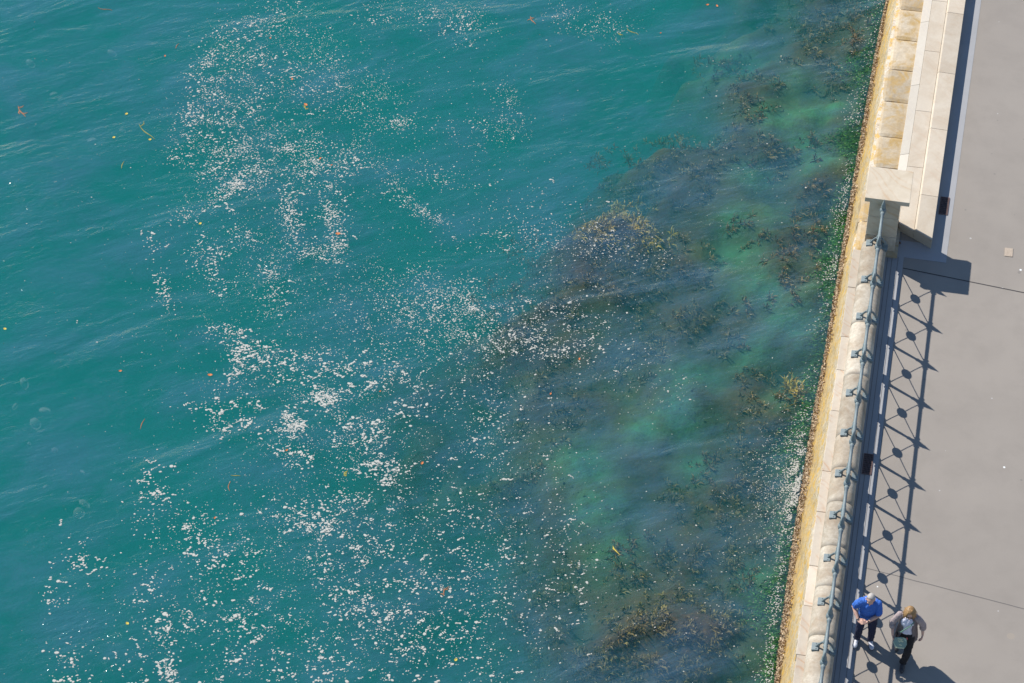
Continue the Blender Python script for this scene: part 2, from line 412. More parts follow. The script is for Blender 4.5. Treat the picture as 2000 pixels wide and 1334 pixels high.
segs = [(None, 2.6)] + list(zip([2.6, 4.35, 6.3, 8.0, 10.0, 12.5, 20], [4.35, 6.3, 8.0, 10.0, 12.5, 20, 45]))
for y0, y1 in segs:
    f = mitre if y0 is None else (lambda x, q=y0: q + 0.004)
    seat_piece('seat_slab', [(0.697, 0.0), (0.697, HS - 0.04), (0.36, HS - 0.045), (0.36, 0.0)], f, y1, M_seat)
M_pale = sandstone('pale_sandstone', light=(0.55,0.50,0.42), mid=(0.52,0.46,0.38), vein=(0.45,0.42,0.40), vein_amt=0.4, stain=0.12)
for y0, y1 in list(zip([0.96, 3.0, 5.2, 7.3, 9.2, 12, 20], [3.0, 5.2, 7.3, 9.2, 12, 20, 45])):
    seat_piece('sloping_course', [(0.357, -0.05), (0.357, HS - 0.055), (0.17, 0.135), (0.15, -0.05)], (lambda x, q=y0: q + 0.004), y1, M_pale)

# ================================================================ RAILING
S = 1.0395; ZB, ZTP, ZS = 0.62, 1.43, 1.745
rail = thing('iron_railing', 'grey green cast iron railing with spiked posts and disc panels', 'railing', (0, 0, 0))
NP = 26
def post_mesh():
    bm = bmesh.new()
    lathe(bm, [(0.030,0.40),(0.034,0.44),(0.024,0.47),(0.026,0.55),(0.052,0.575),(0.058,0.61),(0.056,0.645),(0.036,0.68),(0.042,0.70),(0.034,0.73),(0.034,0.80),(0.030,1.05),(0.026,1.20),(0.040,1.23),(0.034,1.27),(0.042,1.33),(0.066,1.39),(0.072,1.43),(0.064,1.47),(0.042,1.50)], 14)
    return bm
def finial_mesh():
    bm = bmesh.new(); lathe(bm, [(0.042,1.50),(0.054,1.52),(0.040,1.545),(0.046,1.575),(0.026,1.65),(0.004,1.745)], 12); return bm
def foot_mesh(s):
    bm = bmesh.new()
    tube(bm, [(0.02*s,0,0.60),(0.07*s,0,0.585),(0.12*s,0,0.52),(0.165*s,0,0.44)], [(0.020,0.028),(0.018,0.026),(0.018,0.024),(0.022,0.030)], 8)
    # pad on the shoulder of the parapet
    b2 = bmesh.new(); box(b2, -0.065, 0.065, -0.085, 0.085, -0.05, 0.03); bevel(b2, 0.010, 2)
    for k in (-1, 1): ell(b2, (-0.02 * s, 0.055 * k, 0.033), (0.012, 0.012, 0.010), 8, 6)
    tilt = Matrix.Translation((-0.0 + 0.165*s - (0.02 if s < 0 else 0.03), 0, 0.415 if s < 0 else 0.36)) @ Matrix.Rotation(R_(14 if s > 0 else 10) * s, 4, 'Y')
    me = bpy.data.meshes.new('t'); b2.transform(tilt); b2.to_mesh(me); b2.free(); bm.from_mesh(me); bpy.data.meshes.remove(me)
    return bm
def to_me(bm, name, mat, smooth=True):
    bmesh.ops.recalc_face_normals(bm, faces=bm.faces)
    me = bpy.data.meshes.new(name); bm.to_mesh(me); bm.free(); me.materials.append(mat)
    if smooth: me.polygons.foreach_set('use_smooth', [True]*len(me.polygons))
    return me
me_post = to_me(post_mesh(), 'post', M_iron); me_fin = to_me(finial_mesh(), 'finial', M_iron)
me_fw = to_me(foot_mesh(-1), 'foot', M_iron, False); me_fe = to_me(foot_mesh(1), 'foot', M_iron, False)
def rail_mesh(z, r, rc, sl):
    bm = bmesh.new(); a, b = -0.045, -S + 0.045
    tube(bm, [(0,a,z),(0,a-0.035,z),(0,a-0.045,z),(0,a-0.075,z),(0,a-0.085,z),(0,b+0.085,z),(0,b+0.075,z),(0,b+0.045,z),(0,b+0.035,z),(0,b,z)], [r*1.25, r*1.05, rc, rc, r, r, rc, rc, r*1.05, r*1.25], 12)
    return to_me(bm, 'rail', M_iron)
me_top = rail_mesh(ZTP, 0.031, 0.046, 0); me_bot = rail_mesh(ZB, 0.030, 0.044, 0)
def disc_mesh():
    bm = bmesh.new(); n = 28; pr = [(0.0, 0.016), (0.05, 0.016), (0.085, 0.010), (0.098, 0.013), (0.112, 0.011), (0.114, 0.0)]
    full = [(r, x) for r, x in pr] + [(r, -x) for r, x in pr[::-1][1:]]
    rings = []
    for r, x in full:
        rings.append([bm.verts.new((x, r*math.cos(2*math.pi*k/n), r*math.sin(2*math.pi*k/n))) for k in range(n)] if r > 0 else [bm.verts.new((x, 0, 0))])
    for a, b in zip(rings, rings[1:]):
        for k in range(n):
            k2 = (k+1) % n
            vs = [a[k % len(a)], a[k2 % len(a)], b[k2 % len(b)], b[k % len(b)]]
            u = []
            for v in vs:
                if v not in u: u.append(v)
            if len(u) > 2: bm.faces.new(u)
    return to_me(bm, 'disc', M_iron)
me_disc = disc_mesh()
def brace_mesh():
    bm = bmesh.new(); zm = (ZB + ZTP)/2 ; dz = (ZTP-ZB)/2 - 0.03; dy = S/2 - 0.045
    for sy, sz in ((1,1),(1,-1),(-1,1),(-1,-1)):
        d = Vector((0, dy*sy, dz*sz)); p0 = d.normalized() * 0.105
        tube(bm, [p0, d * 0.55 + Vector((0,0,-0.006)), d], [0.0095, 0.0085, 0.0105], 7)
    return to_me(bm, 'brace', M_iron)
me_brace = brace_mesh()
def child(name, me, parent, loc=(0,0,0)):
    o = bpy.data.objects.new(name, me); col.objects.link(o); o.parent = parent; o.location = loc; return o
for i in range(NP):
    yy = -S * i
    p = child('post', me_post, rail, (0, yy, 0))
    child('finial', me_fin, p); child('foot', me_fw, p); child('foot', me_fe, p)
    child('top_rail', me_top, rail, (0, yy, 0)); child('bottom_rail', me_bot, rail, (0, yy, 0))
    zc = (ZB + ZTP) / 2
    child('brace', me_brace, rail, (0, yy - S/2, zc)); child('disc', me_disc, rail, (0, yy - S/2, zc))
# short stubs tying the first post to the pillar
bm = bmesh.new(); tube(bm, [(0,0.045,ZB),(0,0.165,ZB)], 0.026, 10); mesh_obj('wall_stub', bm, M_iron, rail, True)
bm = bmesh.new(); tube(bm, [(0,0.045,ZTP),(0,0.165,ZTP)], 0.026, 10); mesh_obj('wall_stub', bm, M_iron, rail, True)

# dry leaf in the corner
M_leaf = simple('dry_leaf', (0.22, 0.12, 0.07), 0.8)
def leaf_bm(L, W, curl, seed=0):
    r = random.Random(seed); bm = bmesh.new(); n = 6; P = []
    for i in range(n + 1):
        f = i / n; w_ = W * math.sin(math.pi * min(1, f * 0.92 + 0.05)) ** 0.8
        P.append([bm.verts.new((-w_, f*L - L/2, 0.006 + curl*abs(f-.5)*2 + curl*0.6)), bm.verts.new((0, f*L - L/2, 0.004 + curl*abs(f-.5))), bm.verts.new((w_, f*L - L/2, 0.006 + curl*abs(f-.5)*2 + curl*0.3))])
    for a, b in zip(P, P[1:]):
        bm.faces.new((a[0], a[1], b[1], b[0])); bm.faces.new((a[1], a[2], b[2], b[1]))
    g = bmesh.ops.extrude_face_region(bm, geom=list(bm.faces)); bmesh.ops.translate(bm, vec=(0,0,0.003), verts=[v for v in g['geom'] if isinstance(v, bmesh.types.BMVert)])
    return bm
o = mesh_obj('dry_leaf', leaf_bm(0.14, 0.05, 0.02, 1), M_leaf, loc=(0.40, 0.50, 0.010)); o.rotation_euler.z = 1.1
tag(o, 'curled brown dry leaf lying in the corner by the stone pillar', 'leaf')
# ================================================================ WATER
def water_mats():
    m = bpy.data.materials.new('harbour_water'); m.use_nodes = True; t = m.node_tree; t.nodes.clear()
    out = N(t, 'ShaderNodeOutputMaterial'); P = pos(t)
    rt = N(t, 'ShaderNodeMapping'); rt.inputs['Rotation'].default_value = (0, 0, R_(-30)); t.links.new(P, rt.inputs['Vector'])
    mp = N(t, 'ShaderNodeMapping'); mp.inputs['Scale'].default_value = (0.50, 1.30, 1); t.links.new(rt.outputs[0], mp.inputs['Vector'])
    n1 = noise_tex(t, 0.42, 3, mp.outputs[0], 0.5, 0.6)
    n2 = noise_tex(t, 1.9, 4, mp.outputs[0], 0.55, 0.9)
    n3 = noise_tex(t, 9.0, 3, mp.outputs[0], 0.55, 0.4)
    msk = noise_tex(t, 0.20, 3, P, 0.6)
    mk = ramp(t, msk.outputs[0], [(0.40, 0.35), (0.60, 1.0)])
    h = math_n(t, 'ADD', math_n(t, 'MULTIPLY', n1.outputs[0], 0.36), math_n(t, 'MULTIPLY', n2.outputs[0], 0.042))
    h = math_n(t, 'ADD', h, math_n(t, 'MULTIPLY', math_n(t, 'MULTIPLY', n3.outputs[0], mk.outputs[0]), 0.030))
    bp_ = N(t, 'ShaderNodeBump'); bp_.inputs['Strength'].default_value = 1.0; bp_.inputs['Distance'].default_value = 1.0
    t.links.new(h, bp_.inputs['Height'])
    fr = N(t, 'ShaderNodeFresnel'); fr.inputs['IOR'].default_value = 1.45; t.links.new(bp_.outputs[0], fr.inputs['Normal'])
    gl = N(t, 'ShaderNodeBsdfGlossy'); gl.inputs['Roughness'].default_value = 0.12; t.links.new(bp_.outputs[0], gl.inputs['Normal'])
    tr = N(t, 'ShaderNodeBsdfTransparent')
    mx = N(t, 'ShaderNodeMixShader'); 
    bf = N(t, 'ShaderNodeNewGeometry').outputs['Backfacing']      # light leaving through the surface is not trapped: the body does not refract
    t.links.new(math_n(t, 'MULTIPLY', fr.outputs[0], math_n(t, 'SUBTRACT', 1.0, bf)), mx.inputs[0]); t.links.new(tr.outputs[0], mx.inputs[1]); t.links.new(gl.outputs[0], mx.inputs[2])
    # patchy diffuse film: micro-bubble milkiness plus bluish sky reflection painted as colour
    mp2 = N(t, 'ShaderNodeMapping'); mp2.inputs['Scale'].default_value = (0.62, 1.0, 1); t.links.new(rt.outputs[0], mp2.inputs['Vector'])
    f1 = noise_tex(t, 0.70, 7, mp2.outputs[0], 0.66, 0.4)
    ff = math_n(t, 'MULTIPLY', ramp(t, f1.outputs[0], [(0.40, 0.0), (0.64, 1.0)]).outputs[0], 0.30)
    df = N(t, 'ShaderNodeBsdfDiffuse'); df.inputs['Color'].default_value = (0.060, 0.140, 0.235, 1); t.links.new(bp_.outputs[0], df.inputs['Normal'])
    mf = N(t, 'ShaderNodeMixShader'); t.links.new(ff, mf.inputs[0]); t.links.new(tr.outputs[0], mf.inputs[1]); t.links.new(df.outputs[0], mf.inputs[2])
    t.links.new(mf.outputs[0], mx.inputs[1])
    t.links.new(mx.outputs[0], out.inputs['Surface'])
    vs_ = N(t, 'ShaderNodeVolumeScatter'); vs_.inputs['Color'].default_value = (0.10, 1.0, 0.90, 1); vs_.inputs['Density'].default_value = 0.120
    va_ = N(t, 'ShaderNodeVolumeAbsorption'); va_.inputs['Color'].default_value = (0.0, 0.74, 0.74, 1); va_.inputs['Density'].default_value = 0.36
    pv = N(t, 'ShaderNodeAddShader'); t.links.new(vs_.outputs[0], pv.inputs[0]); t.links.new(va_.outputs[0], pv.inputs[1])
    t.links.new(pv.outputs[0], out.inputs['Volume'])
    return m
M_water = water_mats()
bm = bmesh.new()
X0, X1, Y0, Y1, ZB_ = -400, -0.2, -150, 400, -30
nyw = 0
def prism(bm, poly, z0, z1):
    a = [bm.verts.new((x, y, z0)) for x, y in poly]; b = [bm.verts.new((x, y, z1)) for x, y in poly]
    bm.faces.new(a[::-1]); bm.faces.new(b)
    for k in range(len(poly)): bm.faces.new((a[k], a[(k+1)%len(poly)], b[(k+1)%len(poly)], b[k]))
prism(bm, [(X0, Y0), (-0.30, Y0), (-0.30, 0.3), (-0.30 + bend(Y1), Y1), (X0, Y1)], ZB_, WATER_Z)
tag(mesh_obj('water', bm, M_water), kind='structure')

# seabed
SAND = [(-3.60,-2.70,0.8),(-4.30,-3.2,0.5),(-4.84,-5.41,0.8),(-1.7,4.9,.4),(-2.0,6.0,.6),(-1.3,3.0,.35),(-1.3,7.2,.4),(-1.5,0.9,.45),(-1.35,-0.4,.35),(-2.44,1.35,0.9),(-2.62,6.74,0.9),(-2.38,7.84,.7),(-3.14,3.29,.6),(-1.75,0.21,0.7),(-3.1,-3.9,.5),(-1.6,-2.0,.5),(-3.0,4.9,.7),(-1.9,6.9,.6),(-1.5,5.2,.6),(-2.3,3.4,.7),(-2.9,2.2,.8),(-2.2,-0.6,.7),(-3.6,-1.6,.8),(-5.4,-4.3,.9),(-4.3,-6.4,.7),(-1.5,-6.6,.5),(-1.45,-8.6,.4),(-3.9,8.9,.8),(-1.35,1.2,.4)]
SHELF = [(-3.5,14),(-4.6,9.7),(-5.6,6.0),(-7.0,3.6),(-8.6,0.8),(-9.0,-3.0),(-8.0,-6.0),(-6.6,-8.0),(-5.6,-10.5),(-5.0,-16)]
KELP = [(-5.62,3.25,.8),(-5.73,2.50,.8),(-4.9,2.5,.7),(-6.4,2.25,.7),(-1.60,3.6,.6),(-1.75,2.7,.7),(-1.9,1.9,.65),(-1.5,4.3,.5),(-4.05,-8.96,.9),(-3.09,-8.6,1.0),(-2.26,-8.7,.9),(-1.95,-7.75,.6),(-2.9,-7.7,.8),(-3.67,-8.3,.8),(-4.7,-9.4,.9),(-3,-10.2,1.3),(-1.8,10.5,1.0),(-1.5,9.3,.8),(-1.5,8.2,.5),(-1.93,-5.60,.7),(-1.98,-2.57,.7),(-2.12,-1.43,.5),(-2.1,-4.2,.8),(-3.19,0.01,.8),(-4.51,-0.42,.8),(-3.33,7.52,.8),(-2.81,5.5,.5),(-5.3,1.2,1.1),(-4.2,1.5,.7),(-2.8,-6.4,.8),(-3.9,-6.9,.6),(-6.3,3.9,.8),(-3.9,5.9,.8),(-3.1,-4.9,.6),(-5.6,-8.1,.8),(-5.4,-9.7,1.0),(-6.9,0.6,1.0),(-4.9,4.6,1.0),(-7.4,-1.4,1.1),(-6.2,-2.6,.8)]
def bed_z(x, y):
    # a shallow weedy shelf along the wall drops away to open water
    xb = SHELF[-1][0]
    for (xa_, ya_), (xc_, yc_) in zip(SHELF, SHELF[1:]):
        if yc_ <= y <= ya_: xb = xc_ + (xa_ - xc_) * (y - yc_) / (ya_ - yc_)
    if y > SHELF[0][1]: xb = SHELF[0][0]
    f = (x - (xb - 4.6)) / 7.0 + 0.30 * noise.fractal(Vector((x*0.35, y*0.35, 8)), 1, 2, 3); f = max(0.0, min(1.0, max(f, 1.0 - max(0.0, xb + 2.2 - x) / 3.0))); f = f*f*(3-2*f)
    z = -8.5 + f * (8.5 - 3.05)
    z += 0.30 * noise.fractal(Vector((x * 0.7, y * 0.7, 2)), 1, 2, 4) + 0.10 * noise.noise(Vector((x*3, y*3, 1)))
    for kx, ky, kr in KELP:
        q = ((x - kx)**2 + (y - ky)**2) / (kr * kr)
        if q < 5: z += 0.18 * math.exp(-q) * f
    if x > -1.6: z += 0.30 * (x + 1.6) / 0.8
    for sx_, sy_, r in SAND:
        q = ((x - sx_)**2 + (y - sy_)**2) / (r * r)
        if q < 6: z += 0.25 * math.exp(-q)
    return min(z, WATER_Z - 0.12)
def bed_mat():
    m, t, b = new_mat('seabed_algae', 0.95); P = pos(t)
    n1 = noise_tex(t, 0.5, 5, P, 0.6, 0.5); n2 = noise_tex(t, 5, 6, P, 0.7)
    at = N(t, 'ShaderNodeAttribute', attribute_name='sand')
    c = ramp(t, n1.outputs[0], [(0.30, (0.010,0.010,0.010)), (0.52, (0.085,0.052,0.026)), (0.66, (0.09,0.08,0.03)), (0.78, (0.05,0.11,0.045))])
    c2 = mix(t, at.outputs['Fac'], c.outputs[0], (0.045, 0.17, 0.075))
    ak = N(t, 'ShaderNodeAttribute', attribute_name='kelp'); nk = noise_tex(t, 7, 5, P, 0.7)
    c2 = mix(t, ak.outputs['Fac'], c2, ramp(t, nk.outputs[0], [(0.40, (0.014,0.010,0.008)), (0.58, (0.060,0.034,0.016)), (0.72, (0.20,0.11,0.03))]).outputs[0])
    d = mix(t, math_n(t, 'MULTIPLY', ramp(t, n2.outputs[0], [(0.4, 0.0), (0.7, 1.0)]).outputs[0], 0.6), c2, (0.035, 0.04, 0.015))
    t.links.new(d, b.inputs['Base Color']); bump(t, n2.outputs[0], b, 0.6, 0.08); return m
bm = bmesh.new(); xs = [-60, -40, -30] + [-24 + 0.16 * i for i in range(150)]; xs = [x for x in xs if x < -0.3] + [-0.3]
ys_ = [-140, -60, -30] + [-16 + 0.16 * i for i in range(206)] + [30, 60, 150]
lay = bm.verts.layers.float.new('sand'); lay2 = bm.verts.layers.float.new('kelp')
g = []
for x in xs:
    r = []
    for y in ys_:
        v = bm.verts.new((x, y, bed_z(x, y)))
        s_ = 0.0
        for sx_, sy_, rr in SAND:
            q = ((x - sx_)**2 + (y - sy_)**2) / (rr * rr * 1.0)
            if q < 9: s_ = max(s_, math.exp(-q))
        if x > -1.6: s_ = max(s_, 0.35)
        s_ *= 0.6 + 0.8 * (0.5 + 0.5 * noise.fractal(Vector((x*1.2, y*1.2, 6)), 1, 2, 4))
        v[lay] = min(1, s_)
        k_ = 0.0
        for kx, ky, kr in KELP:
            q = ((x - kx)**2 + (y - ky)**2) / (kr * kr)
            if q < 5: k_ = max(k_, math.exp(-q * 0.7))
        v[lay2] = min(1.0, k_ * (0.75 + 0.6 * noise.fractal(Vector((x*1.7, y*1.7, 4)), 1, 2, 4))); r.append(v)
    g.append(r)
for a, b in zip(g, g[1:]):
    for k in range(len(a) - 1): bm.faces.new((a[k], a[k+1], b[k+1], b[k]))
tag(mesh_obj('seabed', bm, bed_mat(), smooth=True), kind='structure')

# ---------------------------------------------------------------- kelp
def frond_mat(name, a, b2):
    m, t, b = new_mat(name, 0.6)
    n = noise_tex(t, 4, 4, pos(t), 0.7)
    t.links.new(mix(t, ramp(t, n.outputs[0], [(0.35, 0.0), (0.65, 1.0)]).outputs[0], a, b2), b.inputs['Base Color']); return m
M_kelp_gold = frond_mat('golden_kelp', (0.12, 0.08, 0.012), (0.72, 0.47, 0.05))
M_kelp_brown = frond_mat('brown_kelp', (0.045, 0.030, 0.012), (0.24, 0.155, 0.035))
M_kelp_olive = frond_mat('olive_kelp', (0.045, 0.034, 0.010), (0.28, 0.20, 0.035))
M_kelp_mid = frond_mat('russet_kelp', (0.05, 0.028, 0.010), (0.28, 0.16, 0.03))
M_weed_green = frond_mat('green_weed', (0.035, 0.15, 0.02), (0.12, 0.33, 0.035))
def frond(bm, p, L, wd, az, lean, rnd):
    """ribbon of a frond: rises and lies over in the swell"""
    p = Vector(p); d = Vector((math.cos(az), math.sin(az), 0)); s = Vector((-d.y, d.x, 0)); n = 3; prev = None
    for i in range(n + 1):
        f = i / n; ang = lean * (0.4 + f)
        q = p + d * (L * f * math.sin(ang)) + Vector((0, 0, L * f * math.cos(ang))) + s * (0.12 * L * math.sin(f * 5 + az * 3))
        w_ = wd * (0.35 + math.sin(math.pi * min(1.0, f * 0.85 + 0.1))) * 0.5
        if f == 1: w_ = wd * 0.1
        q.z = min(q.z, WATER_Z - 0.05)
        tw = s * math.cos(f * 1.5 + az) + Vector((0, 0, 1)) * math.sin(f * 1.5 + az) * 0.6
        a = bm.verts.new(q - tw * w_); b = bm.verts.new(q + tw * w_)
        if prev: bm.faces.new((prev[0], prev[1], b, a))
        prev = (a, b)
def kelp_patch(name, spots, n, mat, lab, cat='kelp', top=0.25, Lr=(0.06, 0.15), wr=(0.012, 0.030), kind=None, seed=1):
    r = random.Random(seed); bm = Soup()
    for (cx, cy, rr) in spots:
        for _ in range(int(n * 0.55 * rr * rr)):
            a = r.uniform(0, 6.283); q = rr * math.sqrt(r.random()) * (1 + 0.35 * noise.noise(Vector((a * 2, cx, cy))))
            x, y = cx + q * math.cos(a), cy + q * math.sin(a)
            if x > edge_x(y) - 0.12: continue
            if noise.noise(Vector((x * 2.2, y * 2.2, seed))) < -0.12: continue
            bz = bed_z(x, y); crown = WATER_Z - top - 0.40 * (q / rr) - 0.30 * r.random()
            base = max(bz + 0.02, crown - 0.25); tr_ = r.uniform(0.6, 1.5)
            for _k in range(r.randint(9, 14)):
                az = r.uniform(0, 6.283); off = r.random() * 0.06
                frond(bm, (x + off * math.cos(az), y + off * math.sin(az), base), r.uniform(*Lr) * tr_, r.uniform(*wr), az, r.uniform(0.15, 1.35), r)
    o = mesh_obj(name, bm, mat)
    return tag(o, lab, cat, None, kind) if kind is None else tag(o, kind=kind)
kelp_patch('kelp', [(-5.62,3.25,.55),(-5.73,2.50,.6),(-4.9,2.5,.5),(-6.3,2.25,.45)], 430, M_kelp_gold, 'golden brown kelp bed glowing under the water, amid the dark middle patch', top=0.10, seed=2)
kelp_patch('kelp', [(-1.60,3.6,.5),(-1.75,2.7,.6),(-1.9,1.9,.55),(-1.5,4.3,.4),(-1.5,2.0,.4)], 190, M_kelp_mid, 'dark brown oval kelp bed close to the sea wall beside the pillar', top=0.45, seed=3)
kelp_patch('kelp', [(-4.05,-8.96,.7),(-3.09,-8.6,.8),(-2.26,-8.7,.7),(-1.85,-7.75,.5),(-2.9,-7.9,.6),(-2.2,-8.2,.5),(-3.67,-8.3,.6),(-4.6,-9.3,.6),(-3,-9.8,.9)], 150, M_kelp_olive, 'large olive kelp bed in the shallows nearest the two walkers', top=0.50, seed=4)
kelp_patch('kelp', [(-1.61,10.74,.6),(-1.15,10.3,.5),(-1.66,9.99,.6),(-1.34,9.32,.5),(-2.04,10.11,.6),(-1.1,11.3,.6),(-1.5,8.5,.4)], 150, M_kelp_mid, 'dark kelp bed along the far end of the sea wall', top=0.45, seed=5)
kelp_patch('kelp', [(-1.30,-1.4,.28),(-1.12,-1.75,.22)], 420, M_kelp_gold, 'small tuft of yellow kelp breaking the surface against the sea wall', top=0.08, Lr=(0.12,0.3), wr=(0.02,0.05), seed=6)
mid = [(-1.93,-5.60,.5),(-1.98,-2.57,.6),(-2.12,-1.43,.45),(-2.16,-3.9,.6),(-3.19,0.01,.7),(-4.51,-0.22,.5),(-4.62,-1.1,.5),(-3.33,7.52,.6),(-2.81,5.5,.5),(-1.47,8.0,.4),(-2.23,5.31,.5),(-5.3,1.2,.8),(-4.0,1.8,.6),(-2.6,-6.6,.7),(-3.8,-6.8,.7),(-6.0,3.9,.6),(-3.9,5.7,.7),(-1.9,-6.9,.5),(-1.5,6.1,.4),(-3.3,-4.8,.5),(-5.6,-7.9,.6),(-5.2,-9.5,.8),(-6.6,0.6,.8),(-4.6,4.6,.8)]
kelp_patch('seaweed', [(a_, b_, c_ * 1.25) for a_, b_, c_ in mid] + [(-7.4,-1.2,1.0),(-6.4,-2.9,.9),(-2.9,3.0,.6),(-3.6,6.6,.8),(-2.2,9.2,.6),(-6.8,-5.2,.9),(-3.0,-10.6,.9),(-1.7,-4.6,.5),(-1.9,0.9,.4),(-2.9,-3.9,.5),(-5.0,6.0,.7),(-4.2,8.6,.8),(-5.9,-6.6,.7),(-8.0,0.6,.8),(-7.6,2.2,.7),(-6.2,5.2,.8),(-3.3,-9.4,1.2),(-2.2,-4.9,.7),(-2.5,10.6,.9),(-1.6,-9.6,.6)], 135, M_kelp_brown, '', top=0.52, kind='stuff', seed=7)
# bright green weed hanging on the foot of the wall
bm = Soup(); r = random.Random(11)
for _ in range(26000):
    y = r.uniform(-13, 13); wid = 0.22 + 0.75 * max(0, noise.noise(Vector((y * 0.75, 0, 4)))+0.22) + 0.25 * max(0, noise.noise(Vector((y * 2.6, 0, 1))))
    q = abs(r.gauss(0, 0.45)) * wid
    x = edge_x(y) - 0.02 - q
    z = WATER_Z - 0.02 - q * 0.42 - r.random() * 0.10
    frond(bm, (x, y, z - 0.05), r.uniform(0.06, 0.16), r.uniform(0.007, 0.018), r.gauss(math.pi * 1.15, 0.5), r.uniform(1.1, 1.6), r)
tag(mesh_obj('green_weed', bm, M_weed_green), kind='stuff')

# oysters and mussels at the tide line
bm = Soup(); r = random.Random(12)
m_, t_, b_ = new_mat('oyster_shell', 0.75)
oi = noise_tex(t_, 23, 3, pos(t_), 0.7)
t_.links.new(ramp(t_, oi.outputs[0], [(0.30, (0.10,0.055,0.045)), (0.40, (0.28,0.18,0.12)), (0.52, (0.48,0.34,0.19)), (0.66, (0.62,0.50,0.34))]).outputs[0], b_.inputs['Base Color'])
for _ in range(11000):
    y = r.uniform(-12.5, 12.5); zz = WATER_Z - 0.15 + abs(r.gauss(0, 0.36)) + 0.25 * r.random()
    lim = WATER_Z + 0.80 + 1.0 * noise.noise(Vector((y * 1.4, 2, 0))) + 0.5 * noise.noise(Vector((y * 5, 2, 7)))
    if zz > lim: continue
    tx = -0.49 if y < 0.6 else -0.46 + bend(y)
    f = min(1, (0.05 - zz) / 2.35); x = tx + (edge_x(y) - tx) * f - 0.02 - r.random() * 0.03
    s = r.uniform(0.012, 0.034)
    M = Matrix.Translation((x, y, zz)) @ Euler((r.uniform(-1, 1), r.uniform(-1.9, -0.7), r.uniform(0, 6.28))).to_matrix().to_4x4() @ Matrix.Diagonal((s * r.uniform(.6, 1), s * r.uniform(.9, 1.6), s * 0.5, 1))
    ring = [bm.verts.new(M @ Vector((math.cos(k*math.pi/3), math.sin(k*math.pi/3), 0))) for k in range(6)]; tp = bm.verts.new(M @ Vector((0.15, 0, 1)))
    for k in range(6): bm.faces.new((ring[k], ring[(k+1)%6], tp))
tag(mesh_obj('oysters', bm, m_), kind='stuff')

